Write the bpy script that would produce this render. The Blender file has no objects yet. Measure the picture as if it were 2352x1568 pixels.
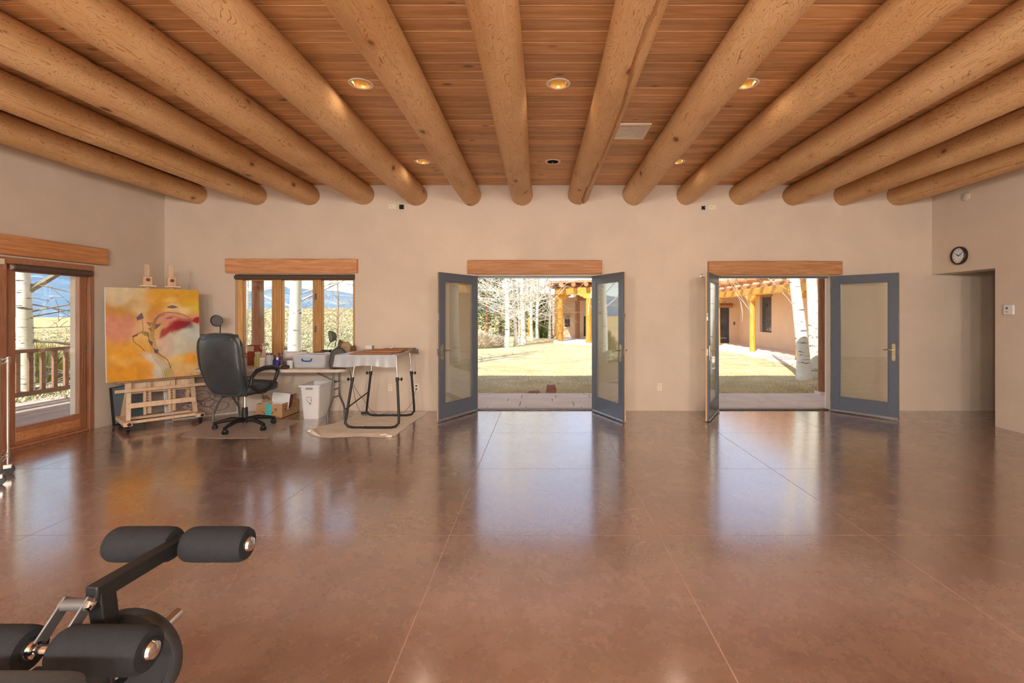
import bpy, math, random
import numpy as np
from mathutils import Vector, Matrix, noise as mnoise

# ------------------------------------------------------------------ camera, sky, sun, exposure
F = 1100.0; CX = 1245.0; CY = 720.0; EYE = 1.487      # focal length and vanishing point in photo pixels
scene = bpy.context.scene
COL = scene.collection
cam = bpy.data.cameras.new('camera'); camo = bpy.data.objects.new('camera', cam); COL.objects.link(camo)
camo.location = (0, 0, EYE); camo.rotation_euler = (math.pi/2, 0, 0)
cam.sensor_width = 36; cam.lens = 36*F/2352
cam.shift_x = (1176-CX)/2352; cam.shift_y = (CY-784)/2352
cam.clip_start = 0.05; cam.clip_end = 20000
scene.camera = camo
SUN_DIR = Vector((0.42, 0.80, -0.98)).normalized()     # the way the sunlight travels
w = bpy.data.worlds.new('world'); scene.world = w; w.use_nodes = True
nt = w.node_tree; nt.nodes.clear()
sky = nt.nodes.new('ShaderNodeTexSky'); sky.sky_type = 'NISHITA'; sky.sun_disc = False
sky.sun_elevation = math.asin(-SUN_DIR.z); sky.sun_rotation = math.atan2(-SUN_DIR.x, -SUN_DIR.y)
sky.air_density = 1.0; sky.dust_density = 1.5; sky.altitude = 2000
bg = nt.nodes.new('ShaderNodeBackground'); bg.inputs[1].default_value = 0.36
wo = nt.nodes.new('ShaderNodeOutputWorld')
hz = nt.nodes.new('ShaderNodeHueSaturation'); hz.inputs['Saturation'].default_value = .6   # thin high haze over the whole sky
nt.links.new(sky.outputs[0], hz.inputs['Color']); nt.links.new(hz.outputs[0], bg.inputs[0]); nt.links.new(bg.outputs[0], wo.inputs[0])
sl = bpy.data.lights.new('sun', 'SUN'); sl.energy = 7.5; sl.angle = 0.009; sl.color = (1, .95, .86)
so = bpy.data.objects.new('sun', sl); COL.objects.link(so); so.rotation_euler = SUN_DIR.to_track_quat('-Z', 'Y').to_euler()
so.location = (-10, -20, 30)
vs = scene.view_settings
vs.view_transform = 'Standard'; vs.look = 'None'; vs.gamma = 1; vs.use_curve_mapping = False; vs.exposure = 0.0
LAMP_W = 8.0                                          # power of one recessed ceiling lamp
LAMP_COL = (1.0, 0.80, 0.60)
FILL_W = 320.0; FILL_COL = (1.0, .97, .92)             # fill pendants added behind the camera to brighten the room

# ------------------------------------------------------------------ helpers
R = math.radians
rng = random.Random(7)
def P(px, py, z): return Vector(((px-CX)*z/F, z, EYE-(py-CY)*z/F))
def FL(px, py, h=0.0):
    z = F*(EYE-h)/(py-CY); return Vector(((px-CX)*z/F, z, h))
def WX(px): return (px-CX)/150.0
def WZ(py): return EYE-(py-CY)/150.0
def smoothstep(a, b, x):
    t = max(0, min(1, (x-a)/(b-a))); return t*t*(3-2*t)

class MB:
    def __init__(s): s.v = []; s.f = []
    def add(s, vs_, fs, M=None):
        o = len(s.v)
        s.v += [tuple(M @ Vector(p)) for p in vs_] if M is not None else [tuple(p) for p in vs_]
        s.f += [tuple(i+o for i in f) for f in fs]; return s
    def box(s, x0, x1, y0, y1, z0, z1, M=None):
        v = [(x, y, z) for z in (z0, z1) for y in (y0, y1) for x in (x0, x1)]
        return s.add(v, [(0,2,3,1),(4,5,7,6),(0,1,5,4),(2,6,7,3),(0,4,6,2),(1,3,7,5)], M)
    def beam(s, p0, p1, w_, h_, up=(0,0,1)):
        p0 = Vector(p0); p1 = Vector(p1); d = p1-p0; L = d.length; d = d/L
        u = Vector(up); x = d.cross(u)
        if x.length < 1e-4: x = d.cross(Vector((0,1,0)))
        x.normalize(); u = x.cross(d)
        M = Matrix((( x.x, d.x, u.x, p0.x),(x.y, d.y, u.y, p0.y),(x.z, d.z, u.z, p0.z),(0,0,0,1)))
        return s.box(-w_/2, w_/2, 0, L, -h_/2, h_/2, M)
    def tube(s, path, r, n=8, cap=True, closed=False):
        P_ = [Vector(p) for p in path]; m = len(P_)
        rr = r if isinstance(r, (list, tuple)) else [r]*m
        vs_ = []; fs = []
        t = (P_[1]-P_[0]).normalized()
        a = t.cross(Vector((0,0,1)))
        if a.length < 1e-3: a = t.cross(Vector((0,1,0)))
        a.normalize()
        for i in range(m):
            if closed: t = (P_[(i+1)%m]-P_[i-1])
            else: t = (P_[min(i+1,m-1)]-P_[max(i-1,0)])
            if t.length < 1e-9: t = Vector((0,0,1))
            t.normalize()
            a = a-t*a.dot(t)
            if a.length < 1e-5: a = t.orthogonal()
            a.normalize(); b = t.cross(a)
            for k in range(n):
                q = 2*math.pi*k/n
                vs_.append(P_[i]+(a*math.cos(q)+b*math.sin(q))*rr[i])
        for i in range(m if closed else m-1):
            j = (i+1) % m
            for k in range(n):
                k2 = (k+1) % n
                fs.append((i*n+k, i*n+k2, j*n+k2, j*n+k))
        if cap and not closed:
            fs.append(tuple(range(n))[::-1]); fs.append(tuple((m-1)*n+k for k in range(n)))
        return s.add(vs_, fs)
    def cyl(s, p0, p1, r0, r1=None, n=20, cap=True):
        return s.tube([p0, p1], [r0, r0 if r1 is None else r1], n, cap)
    def lathe(s, prof, n=24, M=None, cap=False):
        m = len(prof); vs_ = [(r*math.cos(2*math.pi*k/n), r*math.sin(2*math.pi*k/n), z) for r, z in prof for k in range(n)]
        fs = [(i*n+k, i*n+(k+1)%n, (i+1)*n+(k+1)%n, (i+1)*n+k) for i in range(m-1) for k in range(n)]
        if cap: fs.append(tuple(range(n))[::-1]); fs.append(tuple((m-1)*n+k for k in range(n)))
        return s.add(vs_, fs, M)
    def prism(s, poly, z0, z1, M=None):
        n = len(poly); vs_ = [(x, y, z0) for x, y in poly]+[(x, y, z1) for x, y in poly]
        fs = [tuple(range(n))[::-1], tuple(range(n, 2*n))]+[(i, (i+1)%n, n+(i+1)%n, n+i) for i in range(n)]
        return s.add(vs_, fs, M)
    def sup(s, a, b, c, e1=.4, e2=.4, M=None, nu=28, nv=16):
        sg = lambda x, e: math.copysign(abs(x)**e, x)
        vs_ = []; fs = []
        for j in range(nv+1):
            ph = -math.pi/2+math.pi*j/nv
            for i in range(nu):
                th = 2*math.pi*i/nu
                vs_.append((a*sg(math.cos(ph), e1)*sg(math.cos(th), e2), b*sg(math.cos(ph), e1)*sg(math.sin(th), e2), c*sg(math.sin(ph), e1)))
        for j in range(nv):
            for i in range(nu):
                fs.append((j*nu+i, j*nu+(i+1)%nu, (j+1)*nu+(i+1)%nu, (j+1)*nu+i))
        return s.add(vs_, fs, M)
    def grid(s, fn, nu, nv, M=None):
        vs_ = [fn(i/nu, j/nv) for j in range(nv+1) for i in range(nu+1)]
        fs = [(j*(nu+1)+i, j*(nu+1)+i+1, (j+1)*(nu+1)+i+1, (j+1)*(nu+1)+i) for j in range(nv) for i in range(nu)]
        return s.add(vs_, fs, M)
    def mesh(s, name, mat, smooth=True):
        me = bpy.data.meshes.new(name); me.from_pydata(s.v, [], s.f); me.update()
        if mat: me.materials.append(mat)
        if smooth:
            me.polygons.foreach_set('use_smooth', [True]*len(me.polygons))
            me.set_sharp_from_angle(angle=R(38))
        return me
    def build(s, name, mat, parent=None, bevel=0, loc=None, rot=None, smooth=True, label=None):
        o = bpy.data.objects.new(name, s.mesh(name, mat, smooth)); COL.objects.link(o)
        if parent: o.parent = parent
        if loc is not None: o.location = loc
        if rot is not None: o.rotation_euler = rot
        if bevel:
            b = o.modifiers.new('bevel', 'BEVEL'); b.width = bevel; b.segments = 2; b.limit_method = 'ANGLE'; b.angle_limit = R(40)
        if label: o['label'] = label
        return o
def bx(*a, **k): return MB().box(*a, **k)
def tag(o, label, cat, group=None, kind=None):
    o['label'] = label; o['category'] = cat
    if group: o['group'] = group
    if kind: o['kind'] = kind
    return o
def thing(name, label, cat, loc=(0,0,0), rz=0.0, group=None, kind=None):
    o = bpy.data.objects.new(name, None); COL.objects.link(o); o.empty_display_size = .1
    o.location = loc; o.rotation_euler = (0, 0, rz); return tag(o, label, cat, group, kind)
def struct(o, label=None, cat=None):
    o['kind'] = 'structure'
    if label: o['label'] = label
    if cat: o['category'] = cat
    return o
def copy_tree(o, parent=None):
    c = o.copy(); COL.objects.link(c); c.parent = parent
    for ch in o.children: copy_tree(ch, c)
    return c
def clone(o, name=None, parent=None, loc=None, rot=None, scale=None):
    c = o.copy(); COL.objects.link(c)
    if parent: c.parent = parent
    if loc is not None: c.location = loc
    if rot is not None: c.rotation_euler = rot
    if scale is not None: c.scale = scale
    return c
def rotm(ax, deg, loc=(0,0,0)): return Matrix.Translation(loc) @ Matrix.Rotation(R(deg), 4, ax)
def frame_m(o, x, y, z):
    x, y, z = Vector(x), Vector(y), Vector(z)
    return Matrix(((x.x,y.x,z.x,o[0]),(x.y,y.y,z.y,o[1]),(x.z,y.z,z.z,o[2]),(0,0,0,1)))

# ------------------------------------------------------------------ materials
class NT:
    def __init__(s, name):
        s.m = bpy.data.materials.new(name); s.m.use_nodes = True; s.t = s.m.node_tree
        s.b = s.t.nodes['Principled BSDF']; s.out = s.t.nodes['Material Output']
    def n(s, typ, **k):
        x = s.t.nodes.new(typ)
        for a, b in k.items(): setattr(x, a, b)
        return x
    def l(s, a, b): s.t.links.new(a, b)
    def coord(s, scale=(1,1,1), kind='Object', loc=(0,0,0)):
        m = s.n('ShaderNodeMapping'); m.inputs['Scale'].default_value = scale; m.inputs['Location'].default_value = loc
        if kind == 'World': g = s.n('ShaderNodeNewGeometry'); s.l(g.outputs['Position'], m.inputs[0])
        else: g = s.n('ShaderNodeTexCoord'); s.l(g.outputs[kind], m.inputs[0])
        return m.outputs[0]
    def noise(s, vec, scale=5, detail=4, rough=.55, dist=0):
        x = s.n('ShaderNodeTexNoise'); x.inputs['Scale'].default_value = scale; x.inputs['Detail'].default_value = detail
        x.inputs['Roughness'].default_value = rough; x.inputs['Distortion'].default_value = dist
        s.l(vec, x.inputs['Vector']); return x.outputs['Fac']
    def ramp(s, fac, stops, interp='LINEAR'):
        x = s.n('ShaderNodeValToRGB'); x.color_ramp.interpolation = interp; e = x.color_ramp.elements
        while len(e) < len(stops): e.new(.5)
        for i, (p, c) in enumerate(stops):
            e[i].position = p; e[i].color = (c[0], c[1], c[2], 1) if isinstance(c, (tuple, list)) else (c, c, c, 1)
        s.l(fac, x.inputs[0]); return x.outputs[0]
    def mix(s, fac, a, b, mode='MIX'):
        x = s.n('ShaderNodeMix'); x.data_type = 'RGBA'; x.blend_type = mode
        if isinstance(fac, (int, float)): x.inputs[0].default_value = fac
        else: s.l(fac, x.inputs[0])
        for sock, val in ((x.inputs[6], a), (x.inputs[7], b)):
            if isinstance(val, (tuple, list)): sock.default_value = (val[0], val[1], val[2], 1)
            else: s.l(val, sock)
        return x.outputs[2]
    def math(s, op, a, b=0, c=0):
        x = s.n('ShaderNodeMath', operation=op)
        for i, val in enumerate((a, b, c)):
            if isinstance(val, (int, float)): x.inputs[i].default_value = val
            else: s.l(val, x.inputs[i])
        return x.outputs[0]
    def bump(s, h, strength=.2, dist=.01):
        x = s.n('ShaderNodeBump'); x.inputs['Strength'].default_value = strength; x.inputs['Distance'].default_value = dist
        s.l(h, x.inputs['Height']); s.l(x.outputs[0], s.b.inputs['Normal'])
    def color(s, c):
        if isinstance(c, (tuple, list)): s.b.inputs['Base Color'].default_value = (c[0], c[1], c[2], 1)
        else: s.l(c, s.b.inputs['Base Color'])
    def set(s, **k):
        for a, b in k.items():
            sock = s.b.inputs[a.replace('_', ' ')]
            if isinstance(b, (int, float)): sock.default_value = b
            else: s.l(b, sock)
        return s
def S(r, g, b):                                         # sRGB 0-255 to linear
    f = lambda c: c/12.92 if c <= .04045 else ((c+.055)/1.055)**2.4
    return (f(r/255), f(g/255), f(b/255))
def plain(name, col, rough=.5, metal=0.0, var=.12, scale=12, bump=0.0, spec=.5, coat=0.0):
    m = NT(name); v = m.coord(); n = m.noise(v, scale, 4)
    dark = tuple(c*(1-var) for c in col); light = tuple(min(1, c*(1+var)) for c in col)
    m.color(m.ramp(n, [(.3, dark), (.7, light)]))
    m.set(Roughness=rough, Metallic=metal, Specular_IOR_Level=spec, Coat_Weight=coat)
    if bump: m.bump(m.noise(v, scale*6, 3), bump, .004)
    return m.m
def wood(name, c0, c1, along='x', scale=1.0, rough=.55, bump=.15, knots=False, kind='Object'):
    m = NT(name)
    st = {'x': (.6, 9, 9), 'y': (9, .6, 9), 'z': (9, 9, .6)}[along]
    v = m.coord(tuple(a*scale for a in st), kind=kind)
    oi = m.n('ShaderNodeObjectInfo'); off = m.n('ShaderNodeVectorMath', operation='ADD'); m.l(v, off.inputs[0])
    cx = m.n('ShaderNodeCombineXYZ')
    m.l(m.math('MULTIPLY', oi.outputs['Random'], 37.0), cx.inputs[0]); m.l(m.math('MULTIPLY', oi.outputs['Random'], 91.0), cx.inputs[1])
    m.l(m.math('MULTIPLY', oi.outputs['Random'], 53.0), cx.inputs[2]); m.l(cx.outputs[0], off.inputs[1])
    vv = off.outputs[0]
    n1 = m.noise(vv, 1.0, 4, .6, .6)
    s = m.math('SINE', m.math('MULTIPLY', n1, 46.0))
    lines = m.math('MULTIPLY_ADD', s, .5, .5)
    n2 = m.noise(vv, 4.0, 3)
    fac = m.math('ADD', m.math('MULTIPLY', lines, .28), m.math('MULTIPLY', n2, .72))
    col = m.ramp(fac, [(.25, c0), (.75, c1)])
    tint = m.math('MULTIPLY_ADD', oi.outputs['Random'], .38, .78)
    hs = m.n('ShaderNodeHueSaturation'); m.l(col, hs.inputs['Color']); m.l(tint, hs.inputs['Value'])
    out = hs.outputs[0]
    if knots:
        kst = {'x': (2.6, 5.5, 5.5), 'y': (5.5, 2.6, 5.5), 'z': (5.5, 5.5, 2.6)}[along]
        kv = m.coord(kst, kind=kind); o2 = m.n('ShaderNodeVectorMath', operation='ADD'); m.l(kv, o2.inputs[0]); m.l(cx.outputs[0], o2.inputs[1])
        vo = m.n('ShaderNodeTexVoronoi'); vo.inputs['Scale'].default_value = 1.0; m.l(o2.outputs[0], vo.inputs['Vector'])
        k = m.ramp(vo.outputs['Distance'], [(.07, 1.0), (.15, 0.0)])
        out = m.mix(m.math('MULTIPLY', k, .8), out, tuple(c*.35 for c in c0))
    m.color(out); m.set(Roughness=rough)
    if bump: m.bump(fac, bump, .003)
    return m.m

def plaster(name, col, var=.06):
    m = NT(name); v = m.coord(kind='World')
    n = m.noise(v, 1.3, 5, .6)
    m.color(m.ramp(n, [(.3, tuple(c*(1-var) for c in col)), (.7, tuple(min(1, c*(1+var)) for c in col))]))
    m.set(Roughness=.85, Specular_IOR_Level=.25); m.bump(m.noise(v, 14, 5, .6), .12, .01); return m.m
def glass(name, tint=(.93, .96, .94), refl=.22, rough=0.0):
    m = NT(name); m.t.nodes.remove(m.b)
    tr = m.n('ShaderNodeBsdfTransparent'); tr.inputs[0].default_value = (*tint, 1)
    gl = m.n('ShaderNodeBsdfGlossy'); gl.inputs['Roughness'].default_value = rough; gl.inputs[0].default_value = (.9, .95, .93, 1)
    fr = m.n('ShaderNodeLayerWeight'); fr.inputs[0].default_value = .5
    fac = m.math('MULTIPLY_ADD', m.math('POWER', fr.outputs['Facing'], 5.0), 1-refl, refl)
    mx = m.n('ShaderNodeMixShader'); m.l(fac, mx.inputs[0]); m.l(tr.outputs[0], mx.inputs[1]); m.l(gl.outputs[0], mx.inputs[2])
    m.l(mx.outputs[0], m.out.inputs[0]); return m.m
def emit(name, col, strength):
    m = NT(name); m.b.inputs['Emission Color'].default_value = (*col, 1); m.b.inputs['Emission Strength'].default_value = strength
    m.color(col); return m.m
def vcol_mat(name, rough=.6):
    m = NT(name); a = m.n('ShaderNodeVertexColor', layer_name='paint'); m.color(a.outputs['Color']); m.set(Roughness=rough)
    m.bump(m.noise(m.coord((1,1,1)), 60, 4), .25, .002); return m.m

def log_mat(name):
    m = NT(name)
    oi = m.n('ShaderNodeObjectInfo')
    cx = m.n('ShaderNodeCombineXYZ')
    for i, k in enumerate((17.0, 71.0, 43.0)): m.l(m.math('MULTIPLY', oi.outputs['Random'], k), cx.inputs[i])
    def off(v):
        o = m.n('ShaderNodeVectorMath', operation='ADD'); m.l(v, o.inputs[0]); m.l(cx.outputs[0], o.inputs[1]); return o.outputs[0]
    vl = off(m.coord((9, 2.0, 9)))
    n1 = m.noise(vl, 1.0, 3, .5, .9)
    li = m.math('ABSOLUTE', m.math('SINE', m.math('MULTIPLY', n1, 58.0)))
    grain = m.ramp(li, [(.0, 1.0), (.28, 0.0)])
    n2 = m.noise(off(m.coord((2.2, .7, 2.2))), 1.0, 3)
    base = m.ramp(n2, [(.3, S(200, 154, 102)), (.55, S(220, 178, 128)), (.75, S(228, 192, 146))])
    c1 = m.mix(m.math('MULTIPLY', grain, .9), base, S(158, 98, 46))
    fine = m.noise(off(m.coord((90, 3, 90))), 1.0, 2)
    c2 = m.mix(m.math('MULTIPLY', m.ramp(fine, [(.55, 0.0), (.75, 1.0)]), .3), c1, S(150, 92, 42))
    vo = m.n('ShaderNodeTexVoronoi'); vo.inputs['Scale'].default_value = 1.0; m.l(off(m.coord((3.4, 1.9, 3.4))), vo.inputs['Vector'])
    kn = m.ramp(vo.outputs['Distance'], [(.07, 1.0), (.11, 0.0)])
    ring = m.ramp(vo.outputs['Distance'], [(.10, 1.0), (.22, 0.0)])
    c3 = m.mix(m.math('MULTIPLY', ring, .35), c2, S(170, 100, 45))
    c4 = m.mix(m.math('MULTIPLY', kn, .85), c3, S(92, 54, 26))
    m.color(c4); m.set(Roughness=.5, Specular_IOR_Level=.35)
    m.bump(m.math('SUBTRACT', m.math('MULTIPLY', n2, .6), m.math('MULTIPLY', grain, .25)), .25, .012)
    return m.m

def floor_mat():
    m = NT('stained concrete'); v = m.coord(kind='World')
    n1 = m.noise(v, .8, 5, .55); n2 = m.noise(v, 4.5, 8, .7); n3 = m.noise(v, 38, 6, .75); n4 = m.noise(m.coord(kind='World', loc=(9, 4, 2)), 1.1, 6, .6)
    fac = m.math('ADD', m.math('MULTIPLY', n1, .5), m.math('ADD', m.math('MULTIPLY', n2, .3), m.math('MULTIPLY', n3, .2)))
    c = m.ramp(fac, [(.32, S(100, 74, 66)), (.46, S(134, 103, 90)), (.56, S(150, 120, 104)), (.70, S(172, 148, 131))])
    c = m.mix(m.ramp(n4, [(.46, 0.0), (.72, .6)]), c, S(124, 106, 88))
    c = m.mix(m.ramp(m.noise(m.coord(kind='World', loc=(3, 8, 5)), .9, 7, .65), [(.48, 0.0), (.75, .6)]), c, S(124, 80, 66))
    m.color(c)
    m.set(Roughness=m.math('MULTIPLY_ADD', n2, .2, .17), Specular_IOR_Level=.8, Coat_Weight=1.0, Coat_Roughness=m.math('MULTIPLY_ADD', n3, .10, .095), Coat_IOR=2.1)
    m.bump(n3, .03, .003); return m.m

def aspen_mat():
    m = NT('aspen bark'); v = m.coord((2.2, 2.2, 16), kind='World'); n = m.noise(v, 1.2, 5, .65, .3)
    big = m.noise(m.coord((1, 1, 1), kind='World'), 1.4, 3)
    base = m.mix(m.ramp(big, [(.35, 0.0), (.7, 1.0)]), S(236, 232, 220), S(206, 204, 184))
    mk = m.ramp(n, [(.58, 0.0), (.64, 1.0)])
    c = m.mix(mk, base, S(70, 62, 52))
    m.color(c); m.set(Roughness=.75); m.bump(n, .25, .01); return m.m

M = {}
M['wall'] = plaster('plaster', S(218, 204, 188))
M['floor'] = floor_mat()
M['joint'] = plain('joint sand', S(188, 158, 140), .9)
M['log'] = log_mat('peeled log')
M['plank'] = wood('pine board', S(196, 144, 92), S(224, 174, 120), 'x', .7, .5, .1, knots=True, kind='World')
M['lintel'] = wood('rough sawn lintel', S(180, 126, 84), S(212, 160, 114), 'x', 1.0, .7, .4)
M['lintel_y'] = wood('rough sawn lintel y', S(180, 120, 76), S(210, 152, 102), 'y', 1.0, .7, .4)
M['trimwood'] = wood('window wood', S(196, 148, 90), S(220, 176, 118), 'z', 1.0, .45, .06)
M['redwood'] = wood('stained door wood', S(158, 106, 76), S(188, 132, 98), 'z', 1.0, .4, .06)
M['redwood_y'] = wood('stained door wood y', S(158, 106, 76), S(188, 132, 98), 'y', 1.0, .4, .06)
M['pine'] = wood('pale easel wood', S(216, 182, 146), S(234, 208, 176), 'z', 1.2, .45, .05)
M['glass'] = glass('window glass', (.97, .985, .975), .04)
M['doorglass'] = glass('reflective door glass', (.88, .905, .875), .19)
M['doorpaint'] = plain('grey blue door paint', S(92, 102, 116), .32, 0, .04, 20)
M['metal'] = plain('brushed metal', S(200, 198, 190), .28, 1.0, .04)
M['brass'] = plain('satin brass', S(196, 184, 150), .3, 1.0, .04)
M['chrome'] = plain('chrome', S(225, 225, 228), .12, 1.0, .02)
M['black'] = plain('black plastic', S(30, 32, 34), .45, 0, .1)
M['blackmetal'] = plain('black enamel', S(32, 34, 36), .38, .1, .1)
M['grey'] = plain('grey steel', S(110, 110, 110), .4, .4, .06)
M['white'] = plain('white plastic', S(232, 234, 236), .4, 0, .03)
M['almond'] = plain('almond plastic', S(234, 226, 204), .45, 0, .03)
M['shade'] = plain('roller shade', S(92, 76, 68), .8, 0, .08)
M['dark'] = plain('dark recess', S(24, 22, 20), .8)
M['leather'] = plain('black leather', S(58, 65, 70), .36, 0, .2, 9, .25, .6)
M['foam'] = plain('black foam', S(27, 31, 37), .85, 0, .15, 40, .5)
M['canvas'] = plain('raw canvas', S(240, 233, 220), .9, 0, .08, 5, .3)
M['paintedge'] = plain('canvas edge', S(226, 226, 222), .8, 0, .04)
M['paint'] = vcol_mat('painted canvas')
# ------------------------------------------------------------------ room shell
YB = 7.333; XL = -5.78; XR = 5.97; YN = -4.0; ZC = 3.453; WT = .16
def wall(name, axis, face, out, u0, u1, z0, z1, holes, mat):
    us = sorted({u0, u1, *[h[0] for h in holes], *[h[1] for h in holes]}); zs = sorted({z0, z1, *[h[2] for h in holes], *[h[3] for h in holes]})
    inh = lambda u, z: any(h[0] < u < h[1] and h[2] < z < h[3] for h in holes)
    pt = (lambda u, d, z: (u, face+d, z)) if axis == 'y' else (lambda u, d, z: (face+d, u, z))
    nu, nz = len(us)-1, len(zs)-1
    solid = lambda i, j: 0 <= i < nu and 0 <= j < nz and not inh((us[i]+us[i+1])/2, (zs[j]+zs[j+1])/2)
    mb = MB()
    for i in range(nu):
        for j in range(nz):
            if not solid(i, j): continue
            a, b, c, d = us[i], us[i+1], zs[j], zs[j+1]
            for t in (0, out): mb.add([pt(a,t,c), pt(b,t,c), pt(b,t,d), pt(a,t,d)], [(0,1,2,3)])
            for (di, dj, q) in ((-1,0,((a,c),(a,d))), (1,0,((b,c),(b,d))), (0,-1,((a,c),(b,c))), (0,1,((a,d),(b,d)))):
                if not solid(i+di, j+dj):
                    (p, q_) = q; mb.add([pt(p[0],0,p[1]), pt(q_[0],0,q_[1]), pt(q_[0],out,q_[1]), pt(p[0],out,p[1])], [(0,1,2,3)])
    return struct(mb.build(name, mat, smooth=False))
MIDX = (-1.02, .80); RGTX = (2.655, 4.435); WINX = (-4.70, -2.865); DTOP = 2.09; WSILL = .80
struct(wall('wall_back', 'y', YB, WT, XL-.3, 9.3, -.15, 3.7, [(*MIDX, -.15, DTOP), (*RGTX, -.15, DTOP), (*WINX, WSILL, DTOP)], M['wall']), 'warm off-white plaster wall with window and two open doorways', 'wall')
LD = (3.70, 6.17)
struct(wall('wall_left', 'x', XL, -.3, YN-.3, YB, -.15, 3.7, [(*LD, -.15, 2.1), (-3.3, -.7, .6, 2.1)], M['wall']), 'shaded plaster wall on the left with the timber patio door', 'wall')
struct(wall('wall_right', 'x', XR, .3, YN-.3, YB, -.15, 3.7, [(6.31, YB-.001, -.15, 2.085)], M['wall']), 'plaster wall on the right with clock and passage opening', 'wall')
struct(wall('wall_near', 'y', YN, -.3, XL, XR, -.15, 3.7, [(-5.0, -2.6, .3, 2.2), (-1.2, 1.2, .3, 2.2)], M['wall']), 'plaster wall behind the camera with two added windows', 'wall')
struct(bx(XR+.3, 9.0, 6.0, 6.31, -.15, 3.0).build('wall_passage', M['wall'], smooth=False), 'plaster side wall of the passage', 'wall')
struct(bx(9.0, 9.3, 6.0, YB, -.15, 3.0).build('wall_passage_end', M['wall'], smooth=False), 'plaster end wall of the passage', 'wall')
struct(bx(XR+.3, 9.3, 6.0, YB, 2.5, 2.6).build('ceiling_passage', M['wall'], smooth=False), 'plaster ceiling of the passage', 'ceiling')

# floor: a slab with the scored squares as panels on it
fl = bx(XL-.3, 9.3, YN-.3, YB+WT+.02, -.15, -.0012).build('floor', M['joint'], smooth=False)
struct(fl, 'polished reddish brown stained concrete floor scored in large squares', 'floor')
XJ = [XL-.28]+[x for x in [.79+1.41*k for k in range(-6, 7)] if XL < x < 9.0]+[9.2]
YJ = [YN-.28]+[y for y in [YB+.02-1.38*k for k in range(8, 0, -1)] if y > YN]+[YB+.018]
for i in range(len(XJ)-1):
    for j in range(len(YJ)-1):
        g = .0028
        bx(XJ[i]+g, XJ[i+1]-g, YJ[j]+g, YJ[j+1]-g, -.0012, 0).build('floor_panel', M['floor'], fl, smooth=False)
for (a, b) in (MIDX, RGTX):
    bx(a+.001, b-.001, YB+.022, YB+WT+.018, -.0012, 0).build('floor_panel', M['floor'], fl, smooth=False)

# ceiling: roof slab, boards, log beams
ce = bx(XL-.3, 9.3, YN-.3, YB+WT, 3.62, 3.95).build('ceiling', M['plank'], smooth=False)
struct(ce, 'knotty pine board ceiling between the log beams', 'ceiling')
LX = (-1.55, .14, 1.75); LY = (4.1, 6.2); PW = .14
beam_px = [455, 588, 711, 836, 957, 1083, 1200, 1331, 1453, 1576, 1700, 1820, 1940, 2060]
BX = [WX(p) for p in beam_px]
pk = MB(); hw = PW/2-.003
pk.prism([(-hw, -.002), (-hw+.004, -.010), (hw-.004, -.010), (hw, -.002), (hw, .014), (-hw, .014)], 0, 1, M=frame_m((0,0,0), (0,1,0), (0,0,1), (1,0,0)))
pkme = pk.mesh('plank', M['plank'], False)
def board(x0, x1, y, sy=1.0):
    o = bpy.data.objects.new('plank', pkme); COL.objects.link(o); o.parent = ce
    o.location = (x0, y, ZC+.010); o.scale = (x1-x0-.002, sy, 1)
for k in range(-57, 24):
    y = LY[0]+PW*k; sy = 1.0
    if k == 23: y = 7.292; sy = .082/PW
    if y < 2.6:
        board(XL, XR, y); continue
    cuts = sorted(rng.sample(BX[2:-2], 3)); segs = []
    ed = [XL]+cuts+[XR]
    for a, b in zip(ed[:-1], ed[1:]): segs.append((a, b))
    if any(abs(y-ly) < .01 for ly in LY):
        hs = [(x-.066, x+.066) for x in LX]; out = []
        for a, b in segs:
            parts = [(a, b)]
            for h0, h1 in hs:
                q = []
                for (c, d) in parts:
                    if h1 <= c or h0 >= d: q.append((c, d))
                    else:
                        if h0-c > .02: q.append((c, h0))
                        if d-h1 > .02: q.append((h1, d))
                parts = q
            out += parts
        segs = out
    for a, b in segs: board(a, b, y, sy)

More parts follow.
